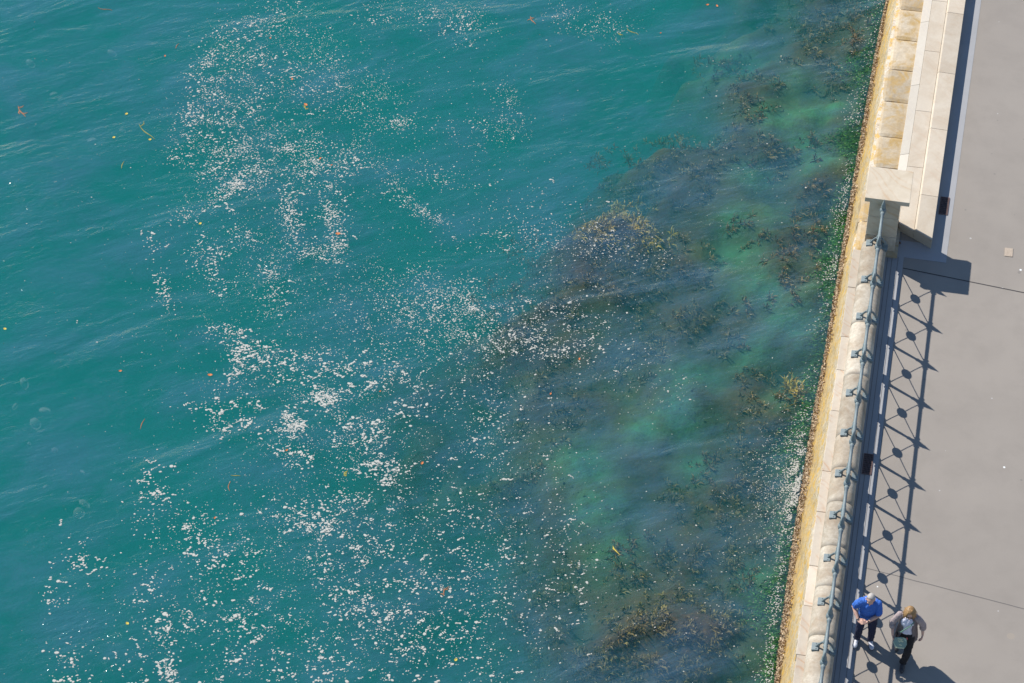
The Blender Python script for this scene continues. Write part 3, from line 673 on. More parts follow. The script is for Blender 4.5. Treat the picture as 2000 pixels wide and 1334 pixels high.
# ---------------------------------------------------------------- foam flecks, and sun glints built as flecks
FOAM=[(-14.59,7.80,-15.48,5.82,0.54,260,0.043),(-15.86,6.83,-16.01,4.49,0.22,110,0.049),(-15.82,4.70,-15.93,2.80,0.27,100,0.049),(-15.09,5.71,-15.14,3.45,0.65,380,0.043),(-13.87,6.83,-13.17,4.83,0.65,320,0.038),(-15.13,2.94,-13.03,3.15,0.54,480,0.043),(-16.10,2.51,-14.97,2.30,0.13,25,0.054),(-15.03,1.63,-13.79,2.35,0.27,160,0.043),(-14.36,2.24,-14.54,1.07,0.13,60,0.054),(-12.83,3.35,-12.84,2.35,0.43,160,0.043),(-12.39,2.43,-11.56,0.02,0.17,180,0.049),(-13.22,1.96,-12.78,0.58,0.24,140,0.049),(-12.03,3.50,-12.00,2.84,0.22,80,0.043),(-11.65,3.40,-10.55,2.11,0.16,60,0.038),(-10.67,2.09,-9.50,1.49,0.13,70,0.043),(-15.47,0.58,-14.92,1.16,0.22,40,0.043),(-15.95,0.17,-14.84,-2.27,0.13,45,0.054),(-14.71,-0.08,-13.86,-1.18,0.27,90,0.049),(-14.16,0.49,-13.53,0.29,0.22,40,0.043),(-13.09,-0.10,-12.62,-1.56,0.22,90,0.043),(-12.60,0.30,-11.76,0.14,0.33,110,0.043),(-12.42,5.84,-11.60,4.25,0.54,220,0.033),(-12.87,7.92,-9.87,8.46,0.27,150,0.038),(-11.11,8.42,-9.71,7.58,0.33,80,0.043),(-8.31,8.74,-6.55,8.51,0.33,140,0.033),(-11.20,4.67,-11.02,4.36,0.16,45,0.043),(-9.98,4.55,-8.56,4.63,0.33,60,0.038),(-9.07,6.09,-8.45,4.65,0.22,80,0.033),(-8.21,2.70,-6.77,1.03,0.54,60,0.043),(-10.64,3.08,-9.40,2.81,0.27,50,0.038),(-14.00,-2.42,-13.07,-2.55,0.16,50,0.060),(-13.14,-2.71,-12.90,-3.69,0.20,110,0.065),(-12.71,-3.08,-10.44,-3.25,0.38,220,0.071),(-11.68,-4.34,-11.46,-4.87,0.14,120,0.087),(-11.17,-3.96,-10.78,-3.75,0.24,100,0.082),(-10.17,-2.47,-9.42,-3.93,0.38,140,0.071),(-9.87,-5.14,-9.03,-5.82,0.35,170,0.076),(-13.47,-4.52,-12.28,-4.87,0.33,100,0.065),(-11.69,-5.05,-11.01,-5.62,0.27,70,0.065),(-10.73,-4.45,-9.67,-4.82,0.27,70,0.065),(-9.77,-6.36,-10.56,-7.57,0.27,110,0.060),(-14.13,-6.19,-13.82,-7.76,0.27,80,0.060),(-13.48,-7.43,-12.60,-7.94,0.33,60,0.060),(-11.32,-7.04,-10.21,-7.24,0.33,100,0.060),(-12.60,-7.94,-11.64,-8.81,0.54,120,0.076),(-15.27,-8.68,-14.72,-9.11,0.33,35,0.065),(-15.29,-9.72,-15.08,-10.07,0.16,14,0.054),(-14.25,-8.89,-13.18,-9.73,0.43,55,0.065),(-12.94,-9.94,-12.68,-10.64,0.16,40,0.082),(-12.54,-9.80,-12.29,-10.26,0.11,18,0.076),(-12.67,-10.89,-12.35,-11.49,0.11,50,0.092),(-14.80,-11.03,-14.07,-11.76,0.27,45,0.071),(-13.45,-10.66,-12.90,-11.54,0.43,50,0.060),(-12.12,-9.79,-10.82,-10.06,0.54,100,0.071),(-11.43,-10.91,-10.17,-11.05,0.54,80,0.071),(-10.05,-7.48,-9.53,-8.43,0.33,80,0.060),(-9.77,-8.73,-8.76,-9.56,0.54,110,0.060),(-9.77,-10.12,-9.29,-10.89,0.27,50,0.071),(-8.66,-6.56,-5.66,-8.63,1.20,430,0.049),(-8.91,-7.40,-8.14,-10.56,0.65,160,0.054),(-7.90,-9.28,-6.38,-10.25,0.76,130,0.054),(-9.79,-1.05,-8.02,-1.49,0.65,380,0.041),(-9.64,-0.11,-8.10,-1.05,0.33,220,0.038),(-8.56,-1.59,-5.55,-1.64,0.33,200,0.049),(-7.61,-0.66,-5.55,-0.89,0.65,200,0.041),(-8.31,-2.87,-6.85,-4.87,0.87,260,0.043),(-9.10,1.25,-4.55,1.43,0.33,200,0.039),(-7.57,2.32,-5.20,1.95,0.43,80,0.039),(-11.01,-0.66,-9.64,-1.78,0.65,220,0.033),(-5.20,-1.72,-3.65,-2.60,0.43,60,0.039),(-5.70,-5.35,-4.86,-8.48,0.27,50,0.049),(-13.03,3.15,-9.37,-10.54,1.85,800,0.028),(-10.24,7.12,-6.16,-8.72,1.63,500,0.028),(-15.15,4.47,-12.93,-3.11,1.09,400,0.026),(-12.07,-2.96,-9.97,-5.44,1.20,500,0.028),(-12.09,-7.85,-10.00,-10.03,1.41,450,0.030),(-19.72,5.42,-15.55,-5.04,0.98,25,0.033),(-4.35,8.55,-2.89,1.73,1.30,60,0.033),(-3.44,-6.29,-1.60,-8.52,0.76,50,0.035),]
m_foam_glints = simple('sea_foam_and_glints', (0.46, 0.45, 0.40), 0.9, 0, 0.15, 8)
bm = Soup(); r = random.Random(21)
def fleck(bm, x, y, s, r):
    k = 7 if s > 0.045 else 5; el = r.uniform(0.5, 1.0); a0 = r.gauss(0.15, 0.6)
    ca, sa = math.cos(a0), math.sin(a0); P = []; s *= 0.5
    for i in range(k):
        a = 2*math.pi*i/k; q = s * r.uniform(0.72, 1.18); u, v = q*math.cos(a)*1.15, q*math.sin(a)*el
        P.append((x + u*ca - v*sa, y + u*sa + v*ca))
    z = WATER_Z + 0.002
    lo = [bm.verts.new((px, py, z)) for px, py in P]
    up = [bm.verts.new((x + (px-x)*0.75, y + (py-y)*0.75, z + s*0.22)) for px, py in P]
    bm.faces.new(up)
    for i in range(k): bm.faces.new((lo[i], lo[(i+1)%k], up[(i+1)%k], up[i]))
for (xa, ya, xb, yb, rr, n, s) in FOAM:
    cnt = 0; tries = 0; n = int(n * (1.45 if s > 0.058 else 2.3 if s > 0.036 else 2.6))
    while cnt < n and tries < n * 12:
        tries += 1; f = r.random()
        x = xa + (xb-xa)*f + r.gauss(0, rr*0.85); y = ya + (yb-ya)*f + r.gauss(0, rr*0.85)
        if x > edge_x(y) - 0.15: continue
        v = noise.fractal(Vector((x*1.9 + 5, y*1.9, 0)), 0.8, 2.1, 4)
        if v + r.uniform(-0.65, 0.65) < -0.06: continue
        ss = 0.71 * min(s, 0.064) * min(2.0, max(0.45, r.lognormvariate(-0.15, 0.38)))
        fleck(bm, x, y, ss, r); cnt += 1
        if ss > 0.05 and r.random() < 0.4:          # chains of bubbles
            a = r.gauss(0.3, 0.7); px, py = x, y
            for _k in range(r.randint(1, 3)):
                px += math.cos(a)*ss*0.72; py += math.sin(a)*ss*0.72; a += r.gauss(0, 0.5); fleck(bm, px, py, ss*r.uniform(.55, .95), r)
# the finest bubbles, drifting in swirls between the flecks
for (xa, ya, xb, yb, rr, n, s) in FOAM:
    for _ in range(int(n * 1.6)):
        f = r.random(); x = xa + (xb-xa)*f + r.gauss(0, rr*1.25); y = ya + (yb-ya)*f + r.gauss(0, rr*1.25)
        if x > edge_x(y) - 0.15: continue
        v = noise.fractal(Vector((x*1.1 + 9, y*1.1, 3)), 0.7, 2.1, 4)
        if abs(v) > 0.22 + r.uniform(-0.15, 0.1): continue
        fleck(bm, x, y, r.uniform(0.012, 0.024), r)
# wash along the wall, with sun glints modelled as tiny white flecks
for _ in range(3200):
    y = r.uniform(-12, 12.5); k = noise.noise(Vector((y*0.8, 9, 0)))
    if k + 0.35 < r.random() * 0.8: continue
    q = abs(r.gauss(0, 0.20)); x = edge_x(y) - 0.10 - q
    fleck(bm, x, y, r.uniform(0.012, 0.035), r)
for _ in range(1300):
    y = r.gauss(-4.4, 0.75); x = edge_x(y) - 0.07 - abs(r.gauss(0, 0.16))
    if noise.noise(Vector((x*5, y*3, 2))) > -0.05: fleck(bm, x, y, r.uniform(0.016, 0.042), r)
for _ in range(900):
    y = r.choice((-9.6, -8.3, -7.2, 1.6, 4.2)) + r.gauss(0, 0.5); x = edge_x(y) - 0.10 - abs(r.gauss(0, 0.12))
    if noise.noise(Vector((x*5, y*3, 4))) > 0.0: fleck(bm, x, y, r.uniform(0.014, 0.036), r)
for _ in range(900):
    y = r.gauss(-4.6, 1.1); x = edge_x(y) - 0.25 - abs(r.gauss(0, 0.5)); fleck(bm, x, y, r.uniform(0.012, 0.03), r)
tag(mesh_obj('sea_foam_and_glints', bm, m_foam_glints), kind='stuff')

# ---------------------------------------------------------------- floating things
M_or = simple('orange_leaf', (0.55, 0.17, 0.05), 0.7, 0, 0.3); M_ye = simple('yellow_leaf', (0.55, 0.42, 0.06), 0.7, 0, 0.3); M_st = simple('weed_strand', (0.26, 0.24, 0.04), 0.7, 0, 0.5, 9); M_rs = simple('russet_weed', (0.27, 0.11, 0.045), 0.7, 0, 0.5, 9)
ORANGE=[(-13.42,4.70),(-11.79,0.81),(-13.56,-3.71),(-12.40,2.88),(-13.92,5.48),(-14.75,6.76),(-9.92,-3.52),(-11.49,-5.43),(-5.93,-1.88),(-6.37,-2.95),(-12.52,-7.42),(-8.66,-5.27),(-17.04,5.72),(-12.70,3.04),(-15.46,-3.94),(-4.74,9.76),(-4.51,9.76),(-5.70,8.57)]
YELLOW=[(-17.41,3.67),(-17.49,2.87),(-16.66,2.95),(-14.87,0.57),(-18.22,-3.22),(-13.57,-10.28),(-7.04,-9.99)]
proto = to_me(leaf_bm(0.10, 0.03, 0.008, 3), 'leaf', M_or, False); protoy = to_me(leaf_bm(0.075, 0.03, 0.006, 4), 'leaf', M_ye, False)
OL = ['orange leaf among the scattered upper foam flecks, nearest its centre', 'bright orange leaf beside the dense vertical foam streak below the upper foam', 'largest orange leaf left of the thickest foam rafts', 'tiny orange leaf on clear water left of the upper foam', 'orange leaf in the middle of the upper foam band', 'orange leaf near the top of the upper foam band', 'small orange leaf at the right end of the thick foam rafts', 'small orange leaf just below the thickest white foam raft', 'orange leaf farthest right among the fine foam specks', 'orange leaf in the fine specks over the dark middle water', 'small orange leaf at the left of the lower foam bands', 'orange leaf in the fine specks right of the lower thick raft', 'reddish leaf in clear water at the top left', 'orange leaf at the right edge of the upper foam', 'lone orange leaf in clear water at the far left middle', 'bright orange leaf at the top, left one of a close pair', 'bright orange leaf at the top, right one of a close pair', 'dull orange leaf at the top, left of the bright pair']
YL = ['yellow leaf in clear water left of the upper foam, beside the long strand', 'small yellow leaf below and left of the long weed strand', 'yellow leaf at the lower tip of the long weed strand', 'yellow leaf between the foam streaks at upper left middle', 'yellow leaf nearest the left border', 'yellow leaf in clear water at the bottom left', 'yellow leaf at the bottom right of the foam field']
JL = ['pale jellyfish at far left, topmost of the loose column', 'pale jellyfish at far left, second down the loose column', 'pale jellyfish right of the second one in the left column', 'jellyfish third down the left column, tilted', 'jellyfish fourth down the left column', 'bright jellyfish right of the fourth in the left column', 'jellyfish low in the left column, near open dark water', 'largest smudged jellyfish toward the lower left foam', 'jellyfish near the lower left foam, upper of a pair', 'jellyfish near the lower left foam, lower of a pair', 'jellyfish high at left border, left of a pair', 'jellyfish high at left, right of a pair', 'faint jellyfish near the top left corner', 'jellyfish just beneath the long yellow green strand', 'jellyfish left and below the long yellow green strand', 'small jellyfish closest to the top left border']
for i, (x, y) in enumerate(ORANGE):
    o = child('floating_leaf', proto, None, (x, y, WATER_Z + 0.004)); o.rotation_euler.z = r.uniform(0, 6.28); s = 1.1 if i < 3 else r.uniform(0.5, 0.9); o.scale = (s, s, 1)
    tag(o, OL[i], 'leaf', 'orange leaves afloat')
for i, (x, y) in enumerate(YELLOW):
    o = child('floating_leaf', protoy, None, (x, y, WATER_Z + 0.004)); o.rotation_euler.z = r.uniform(0, 6.28)
    tag(o, YL[i], 'leaf', 'yellow leaves afloat')
def strand(x, y, L, az, wig, mat, lab, br=0, wd=0.011, grp=None):
    bm = bmesh.new(); pts = []
    n = 9
    for i in range(n):
        f = i/(n-1) - 0.5; pts.append((L*f, wig*math.sin(f*5 + az), 0.0))
    tube(bm, pts, [(wd*(1.1 - abs(2*i/(n-1)-1)*0.7), 0.006) for i in range(n)], 6)
    for k in range(br):
        a = r.uniform(-2.4, 2.4); p = Vector(pts[1 + (k * 2) % 6]); tube(bm, [p, p + Vector((math.cos(a), math.sin(a), 0))*L*0.18, p + Vector((math.cos(a+.4), math.sin(a+.4), 0))*L*0.32], [(wd*.8,.005),(wd*1.1,.005),(wd*.3,.004)], 5)
    o = mesh_obj('weed_strand', bm, mat, loc=(x, y, WATER_Z + 0.006)); o.rotation_euler.z = az
    return tag(o, lab, 'seaweed', grp)
strand(-16.81,3.18,0.62,-0.75,0.03,M_st,'long yellow green weed strand floating left of the upper foam band',1)
strand(-19.82,3.32,0.42,-0.9,0.02,M_rs,'forked russet weed strand floating alone near the left border',3,0.016)
strand(-18.87,7.06,0.36,-0.2,0.03,M_rs,'thin reddish weed strand near the top left corner')
strand(-16.85,6.11,0.20,1.4,0.01,M_rs,'short brown weed strand left of the upper foam')
strand(-14.62,-5.27,0.30,1.5,0.01,M_rs,'short reddish weed stick floating left of the thickest foam')
strand(-12.43,-6.56,0.26,1.75,0.02,M_rs,'bent brown twig floating in the open gap below the thick foam')
strand(-12.37,-6.27,0.20,0.0,0.01,M_st,'short straight green blade just above the bent brown twig')
strand(-10.16,-5.81,0.16,1.2,0.02,M_st,'tangled green weed scrap inside the lower thick foam',4,0.018)
strand(-6.37,8.51,0.34,-0.6,0.03,M_st,'long curved yellow green weed strand near the top middle')
strand(-6.62,8.36,0.12,-0.4,0.01,M_st,'small yellow weed scrap beside the curved strand at top middle',2,0.014)
strand(-8.76,8.48,0.30,-1.0,0.02,M_rs,'hooked russet weed strand right of the upper foam',2,0.015)
strand(-4.38,-6.79,0.26,-0.9,0.01,M_ye,'yellow weed strand drifting over the green sandy shallows',1)
strand(-7.56,-8.39,0.26,1.3,0.03,M_rs,'branched reddish weed drifting among fine foam at bottom centre',3,0.014)
strand(-13.40,4.65,0.22,1.7,0.02,M_st,'yellow weed scrap drifting inside the upper foam',3,0.016)
strand(-17.06,2.05,0.24,1.6,0.01,M_st,'thin green weed blade drifting below the yellow strand')
# pale jellyfish just under the surface
m_j, t_j, b_j = new_mat('jellyfish', 0.4); b_j.inputs['Base Color'].default_value = (0.70, 0.72, 0.70, 1); b_j.inputs['Alpha'].default_value = 0.09
def jelly_bm():
    bm = bmesh.new(); n = 12; rr = [(0.0,0.05),(0.05,0.045),(0.085,0.025),(0.10,0.0),(0.08,-0.01)]; rings = []
    for q, z in rr: rings.append([bm.verts.new((q*math.cos(2*math.pi*k/n)*(1+0.08*math.sin(3*k)), q*math.sin(2*math.pi*k/n), z)) for k in range(n)] if q else [bm.verts.new((0,0,z))])
    for a, b in zip(rings, rings[1:]):
        for k in range(n):
            vs = []
            for v in (a[k%len(a)], a[(k+1)%n%len(a)], b[(k+1)%n], b[k]):
                if v not in vs: vs.append(v)
            bm.faces.new(vs)
    return to_me(bm, 'jellyfish', m_j)
jm = jelly_bm()
for i, (x, y) in enumerate([(-17.48,-4.39),(-17.49,-5.04),(-16.84,-5.04),(-16.93,-5.42),(-16.90,-5.98),(-16.33,-6.04),(-16.24,-7.02),(-15.60,-6.51),(-15.33,-7.31),(-15.37,-7.56),(-19.38,4.31),(-19.16,4.18),(-18.41,5.91),(-17.47,3.41),(-18.08,2.99),(-20.21,5.23)]):
    o = child('jellyfish', jm, None, (x, y, WATER_Z - 0.30)); s = r.uniform(0.7, 1.4); o.scale = (s, s*r.uniform(.45, 1), s); o.rotation_euler = (r.uniform(-.9,.9), r.uniform(-.9,.9), r.uniform(0, 6))
    tag(o, JL[i], 'jellyfish', 'jellyfish in the open water')
# ================================================================ PEOPLE
def rings(bm, L, n=24):
    R = []
    for cx, cy, z, rx, ry in L:
        R.append([bm.verts.new((cx + rx*math.cos(2*math.pi*k/n), cy + ry*math.sin(2*math.pi*k/n), z)) for k in range(n)])
    for a, b in zip(R, R[1:]):
        for k in range(n): bm.faces.new((a[k], a[(k+1)%n], b[(k+1)%n], b[k]))
    bm.faces.new(R[0][::-1]); bm.faces.new(R[-1])
def limb(bm, pts, rad, n=14):
    tube(bm, pts, rad, n)
    for p, r in zip(pts, rad):
        rr = r if not isinstance(r, (tuple, list)) else min(r)
        ell(bm, p, (rr*0.99,)*3, 12, 8)
def hand(bm, wrist, fdir, palm_n, side, curl=0.6, s=1.0):
    """palm slab + 5 fingers. fdir: direction of fingers, palm_n: palm normal (curl direction), side: +1 thumb towards fdir x palm_n"""
    f = Vector(fdir).normalized(); pn = (Vector(palm_n) - f*Vector(palm_n).dot(f)).normalized(); sd = f.cross(pn) * side
    w0 = Vector(wrist)
    for a in (-0.028, -0.010, 0.009, 0.027):
        tube(bm, [w0 + sd*a*0.7*s, w0 + (f*0.045 + sd*a)*s, w0 + (f*0.088 + sd*a*1.05)*s], [0.014*s, 0.015*s, 0.012*s], 8)
    for a, L in ((0.029, 0.072), (0.010, 0.080), (-0.010, 0.074), (-0.029, 0.058)):
        p = w0 + (f*0.084 + sd*a*1.1)*s; ang = 0.15; pts = [p]
        for k, seg in enumerate((0.45, 0.30, 0.25)):
            ang += curl * (0.75 if k == 0 else 0.95)
            p = p + (f*math.cos(ang) + pn*math.sin(ang)) * L * seg * s; pts.append(p)
        tube(bm, pts, [0.0105*s, 0.0098*s, 0.0088*s, 0.0070*s], 8); ell(bm, pts[-1], (0.007*s,)*3, 8, 6)
    p = w0 + (f*0.022 + sd*0.030)*s
    tube(bm, [p, p + (sd*0.024 + f*0.026 + pn*0.012)*s, p + (sd*0.032 + f*0.052 + pn*0.024)*s, p + (sd*0.026 + f*0.072 + pn*0.034)*s], [0.015*s, 0.0125*s, 0.011*s, 0.008*s], 8)
def head(bm, c, pitch, yaw=0, s=1.0):
    """skull, jaw, nose, ears, brow, lips; faces -Y at pitch 0"""
    M = Matrix.Translation(c) @ Matrix.Rotation(yaw, 4, 'Z') @ Matrix.Rotation(pitch, 4, 'X') @ Matrix.Scale(s, 4)
    b = bmesh.new()
    ell(b, (0, 0.012, 0.030), (0.077, 0.098, 0.092), 20, 14)
    ell(b, (0, -0.022, -0.035), (0.060, 0.072, 0.082), 18, 12)
    ell(b, (0, -0.055, -0.088), (0.032, 0.032, 0.026), 12, 8)              # chin
    ell(b, (0, -0.078, 0.022), (0.052, 0.018, 0.014), 12, 8)               # brow
    for sx in (-1, 1):
        ell(b, (0.038*sx, -0.070, -0.018), (0.022, 0.018, 0.020), 10, 8)   # cheek
        ell(b, (0.080*sx, 0.008, -0.012), (0.010, 0.020, 0.032), 10, 8)    # ear
        ell(b, (0.030*sx, -0.085, 0.004), (0.013, 0.009, 0.008), 8, 6)     # eye
    tube(b, [(0, -0.086, 0.015), (0, -0.106, -0.018), (0, -0.112, -0.030), (0, -0.088, -0.036)], [0.008, 0.011, 0.014, 0.010], 8)
    ell(b, (0, -0.088, -0.056), (0.022, 0.010, 0.006), 10, 6); ell(b, (0, -0.085, -0.065), (0.019, 0.010, 0.006), 10, 6)
    b.transform(M); me = bpy.data.meshes.new('t'); b.to_mesh(me); b.free(); bm.from_mesh(me); bpy.data.meshes.remove(me)
    return M
def folds(me, amp=0.012, sc=9.0, seed=0.0):
    for v in me.vertices:
        p = v.co; n = noise.fractal(Vector((p.x*sc*0.9, p.y*sc*0.9, p.z*sc*0.55 + seed)), 1.0, 2.0, 3)
        v.co = p + v.normal * (amp * (abs(n) - 0.25))
    return me
def cloth(name, c, rough=0.85, var=0.15, scale=12):
    m, t, b = new_mat(name, rough); tc = N(t, 'ShaderNodeTexCoord')
    n = noise_tex(t, scale, 3, tc.outputs['Object'], 0.5, 0.4); n2 = noise_tex(t, 260, 2, tc.outputs['Object'])
    t.links.new(mix(t, n.outputs[0], tuple(x*(1-var) for x in c), tuple(min(1, x*(1+var)) for x in c)), b.inputs['Base Color'])
    h = math_n(t, 'ADD', n.outputs[0], math_n(t, 'MULTIPLY', n2.outputs[0], 0.08)); bump(t, h, b, 0.6, 0.03)
    return m
M_skin = simple('skin', (0.60, 0.36, 0.27), 0.5, 0, 0.10, 16); M_skin.node_tree.nodes['Principled BSDF'].inputs['Subsurface Weight'].default_value = 0.05
M_hairg = simple('grey_hair', (0.42, 0.38, 0.34), 0.6, 0, 0.25, 90)
M_hairb = simple('blonde_hair', (0.30, 0.175, 0.07), 0.5, 0, 0.7, 38)
M_blue = cloth('blue_polo', (0.040, 0.145, 0.52)); M_navy = cloth('navy_trousers', (0.018, 0.022, 0.055)); M_black = cloth('black_trousers', (0.010, 0.010, 0.013))
M_shoe = simple('white_shoe', (0.62, 0.63, 0.68), 0.6); M_sole = simple('shoe_sole', (0.10, 0.10, 0.12), 0.8); M_bshoe = simple('black_shoe', (0.03, 0.03, 0.035), 0.5)
M_top = cloth('white_top', (0.64, 0.64, 0.74)); M_card = cloth('mauve_cardigan', (0.36, 0.29, 0.28), 0.95, 0.35, 26)
M_bag = cloth('green_bag', (0.21, 0.30, 0.25), 0.7, 0.1); M_mark = simple('pale_print', (0.60, 0.60, 0.38), 0.7); M_dark = simple('dark_glass', (0.01, 0.01, 0.012), 0.15); M_strap = simple('green_strap', (0.14, 0.26, 0.20), 0.7); M_watch = simple('watch', (0.05, 0.04, 0.04), 0.3)
def shoe(parent, p, yaw, M_up, s=1.0, pitch=0.0):
    p = Vector(p); Mx = Matrix.Translation(p) @ Matrix.Rotation(yaw, 4, 'Z') @ Matrix.Rotation(pitch, 4, 'X')
    bm = bmesh.new()
    ell(bm, (0, -0.115, 0.045), (0.050, 0.075, 0.042), 14, 10); ell(bm, (0, -0.02, 0.055), (0.043, 0.09, 0.050), 14, 10); ell(bm, (0, 0.055, 0.055), (0.040, 0.045, 0.052), 14, 10); tube(bm, [(0, 0.045, 0.05), (0, 0.05, 0.11)], [0.045, 0.046], 12)
    bm.transform(Mx @ Matrix.Scale(s, 4)); o = mesh_obj('shoe', remeshed(bm, 0.008, 3), M_up, parent, True)
    bm = bmesh.new(); rings(bm, [(0, -0.045, 0.0, 0.046, 0.145), (0, -0.045, 0.022, 0.049, 0.148)], 18); bm.transform(Mx @ Matrix.Scale(s, 4)); mesh_obj('sole', bm, M_sole, o)

# ---- man in the blue polo, looking down at his hands
man = thing('person', 'grey haired person in blue polo and navy trousers, hands together at the waist', 'person', (0.69, -9.83, 0.004), R_(2))
HL, HR = Vector((0.095, -0.0, 0.90)), Vector((-0.095, 0, 0.90))
KL, KR = Vector((0.125, -0.04, 0.49)), Vector((-0.125, -0.05, 0.49)); AL, AR = Vector((0.125, 0.03, 0.09)), Vector((-0.135, 0.02, 0.09))
SR, SL = Vector((-0.165, -0.04, 1.37)), Vector((0.165, -0.05, 1.37))
ER, EL = Vector((-0.295, -0.02, 1.15)), Vector((0.215, -0.10, 1.08)); WR, WL = Vector((-0.185, -0.235, 1.03)), Vector((-0.015, -0.275, 1.03))
bm = bmesh.new()
rings(bm, [(0,0,0.86,0.15,0.11),(0,0,0.98,0.155,0.12),(0,-0.01,1.15,0.145,0.11),(0,-0.02,1.32,0.165,0.115),(0,-0.02,1.42,0.14,0.085),(0,-0.03,1.47,0.06,0.06)])
limb(bm, [(0,-0.02,1.42),(0,-0.05,1.49),(0,-0.075,1.54)], [0.062,0.058,0.058])
hm = head(bm, (0.0, -0.135, 1.585), R_(26), R_(-8))
for S_, E_, W_ in ((SR, ER, WR), (SL, EL, WL)):
    limb(bm, [S_, (S_+E_)/2, E_, (E_*0.6+W_*0.4), W_], [0.060,0.050,0.041,0.042,0.027])
for H_, K_, A_ in ((HL, KL, AL), (HR, KR, AR)):
    limb(bm, [H_, (H_+K_)/2, K_, K_*0.6+A_*0.4, A_], [0.085,0.075,0.055,0.052,0.036])
hand(bm, WR, (0.75, -0.45, -0.1), (0.2, 0.5, -1), 1, 0.75); hand(bm, WL, (-0.9, -0.25, 0.12), (-0.1, 0.6, -0.8), -1, 0.75)
mesh_obj('body', remeshed(bm, 0.0055, 2), M_skin, man, True)
bm = bmesh.new()
rings(bm, [(0,0,0.885,0.178,0.140),(0,0,0.97,0.180,0.145),(0,-0.012,1.10,0.176,0.140),(0,-0.02,1.25,0.186,0.138),(0,-0.02,1.34,0.190,0.130),(0,-0.02,1.41,0.165,0.105),(0,-0.03,1.455,0.085,0.078)])
for S_, E_ in ((SR, ER), (SL, EL)):
    limb(bm, [S_*0.7+Vector((0,-0.02,1.40))*0.3, S_, S_*0.55+E_*0.45, S_*0.22+E_*0.78], [0.078,0.078,0.072,0.070])
mesh_obj('shirt', folds(remeshed(bm, 0.009, 4), 0.026), M_blue, man, True)
bm = bmesh.new()
tube(bm, [(0,-0.05,1.445),(0,-0.052,1.475)], [(0.085,0.080),(0.068,0.066)], 18, False)
g = bmesh.ops.solidify(bm, geom=list(bm.faces), thickness=0.006); mesh_obj('collar', bm, M_blue, man, True)
bm = bmesh.new()
rings(bm, [(0,0,0.80,0.150,0.115),(0,0,0.90,0.166,0.130),(0,0,1.00,0.164,0.132),(0,0,1.03,0.160,0.130)])
for H_, K_, A_ in ((HL, KL, AL), (HR, KR, AR)):
    limb(bm, [H_, (H_+K_)/2, K_, K_*0.5+A_*0.5, A_+Vector((0,0,0.0))], [0.108,0.092,0.076,0.070,0.064])
mesh_obj('trousers', folds(remeshed(bm, 0.009, 3), 0.022, 10, 4), M_navy, man, True)
shoe(man, (0.130, 0.0, 0.0), R_(14), M_shoe, 1.05); shoe(man, (-0.140, -0.005, 0.0), R_(-12), M_shoe, 1.05)
bm = bmesh.new(); ell(bm, (0, 0.022, 0.044), (0.082, 0.099, 0.086), 20, 14)
for v in list(bm.verts):
    if v.co.y < -0.030 and v.co.z < 0.122 or v.co.z < -0.02 and v.co.y < 0.03: bm.verts.remove(v)
bmesh.ops.solidify(bm, geom=list(bm.faces), thickness=0.006); bm.transform(hm); mesh_obj('hair', bm, M_hairg, man, True)
bm = bmesh.new(); d = (WL - EL).normalized(); p = WL - d*0.03; tube(bm, [p - d*0.012, p + d*0.012], 0.0325, 14); mesh_obj('watch', bm, M_watch, man, True)
bm = bmesh.new(); d = (WR - ER).normalized(); p = WR - d*0.01; tube(bm, [p - d*0.010, p + d*0.010], 0.031, 14); mesh_obj('wristband', bm, M_watch, man, True)

man.scale = (0.95, 0.95, 0.95)
# ---- woman striding with a green bag
wom = thing('person', 'blonde person in sunglasses and open mauve cardigan, striding with a green bag', 'person', (1.42, -10.06, 0.004), R_(-2))
HL, HR = Vector((0.085, -0.02, 0.86)), Vector((-0.085, 0.0, 0.86))
KL, AL = Vector((0.085, -0.17, 0.47)), Vector((0.035, -0.15, 0.085)); KR, AR = Vector((-0.10, -0.03, 0.45)), Vector((-0.115, 0.27, 0.16))
SR, SL = Vector((-0.165, 0.0, 1.31)), Vector((0.165, -0.02, 1.31))
ER, WR = Vector((-0.275, 0.0, 1.05)), Vector((-0.235, -0.150, 0.85)); EL, WL = Vector((0.275, 0.03, 1.08)), Vector((0.300, -0.04, 0.86))
bm = bmesh.new()
rings(bm, [(0,0,0.82,0.14,0.10),(0,0,0.92,0.15,0.11),(0,-0.01,1.05,0.115,0.09),(0,-0.02,1.22,0.135,0.10),(0,-0.01,1.32,0.115,0.07),(0,-0.02,1.37,0.05,0.05)])
limb(bm, [(0,-0.01,1.33),(0,-0.035,1.40),(0,-0.055,1.44)], [0.050,0.046,0.047])
hm = head(bm, (0.005, -0.085, 1.515), R_(12), R_(4), 1.0)
for S_, E_, W_ in ((SR, ER, WR), (SL, EL, WL)): limb(bm, [S_, (S_+E_)/2, E_, (E_*0.6+W_*0.4), W_], [0.048,0.040,0.034,0.034,0.022])
for H_, K_, A_ in ((HL, KL, AL), (HR, KR, AR)): limb(bm, [H_, (H_+K_)/2, K_, K_*0.6+A_*0.4, A_], [0.080,0.068,0.048,0.046,0.032])
hand(bm, WR, (0.35, -0.35, -0.85), (0.9, 0.1, 0.3), 1, 0.7, 0.92); hand(bm, WL, (-0.10, -0.35, -0.95), (-0.8, -0.1, 0.0), -1, 0.45, 0.92)
mesh_obj('body', remeshed(bm, 0.0055, 2), M_skin, wom, True)
bm = bmesh.new()
rings(bm, [(0,0,0.90,0.165,0.125),(0,-0.005,0.98,0.150,0.118),(0,-0.012,1.06,0.135,0.108),(0,-0.025,1.20,0.148,0.122),(0,-0.02,1.28,0.138,0.10),(0,-0.015,1.335,0.105,0.075)])
mesh_obj('top', folds(remeshed(bm, 0.009, 3), 0.018, 11), M_top, wom, True)
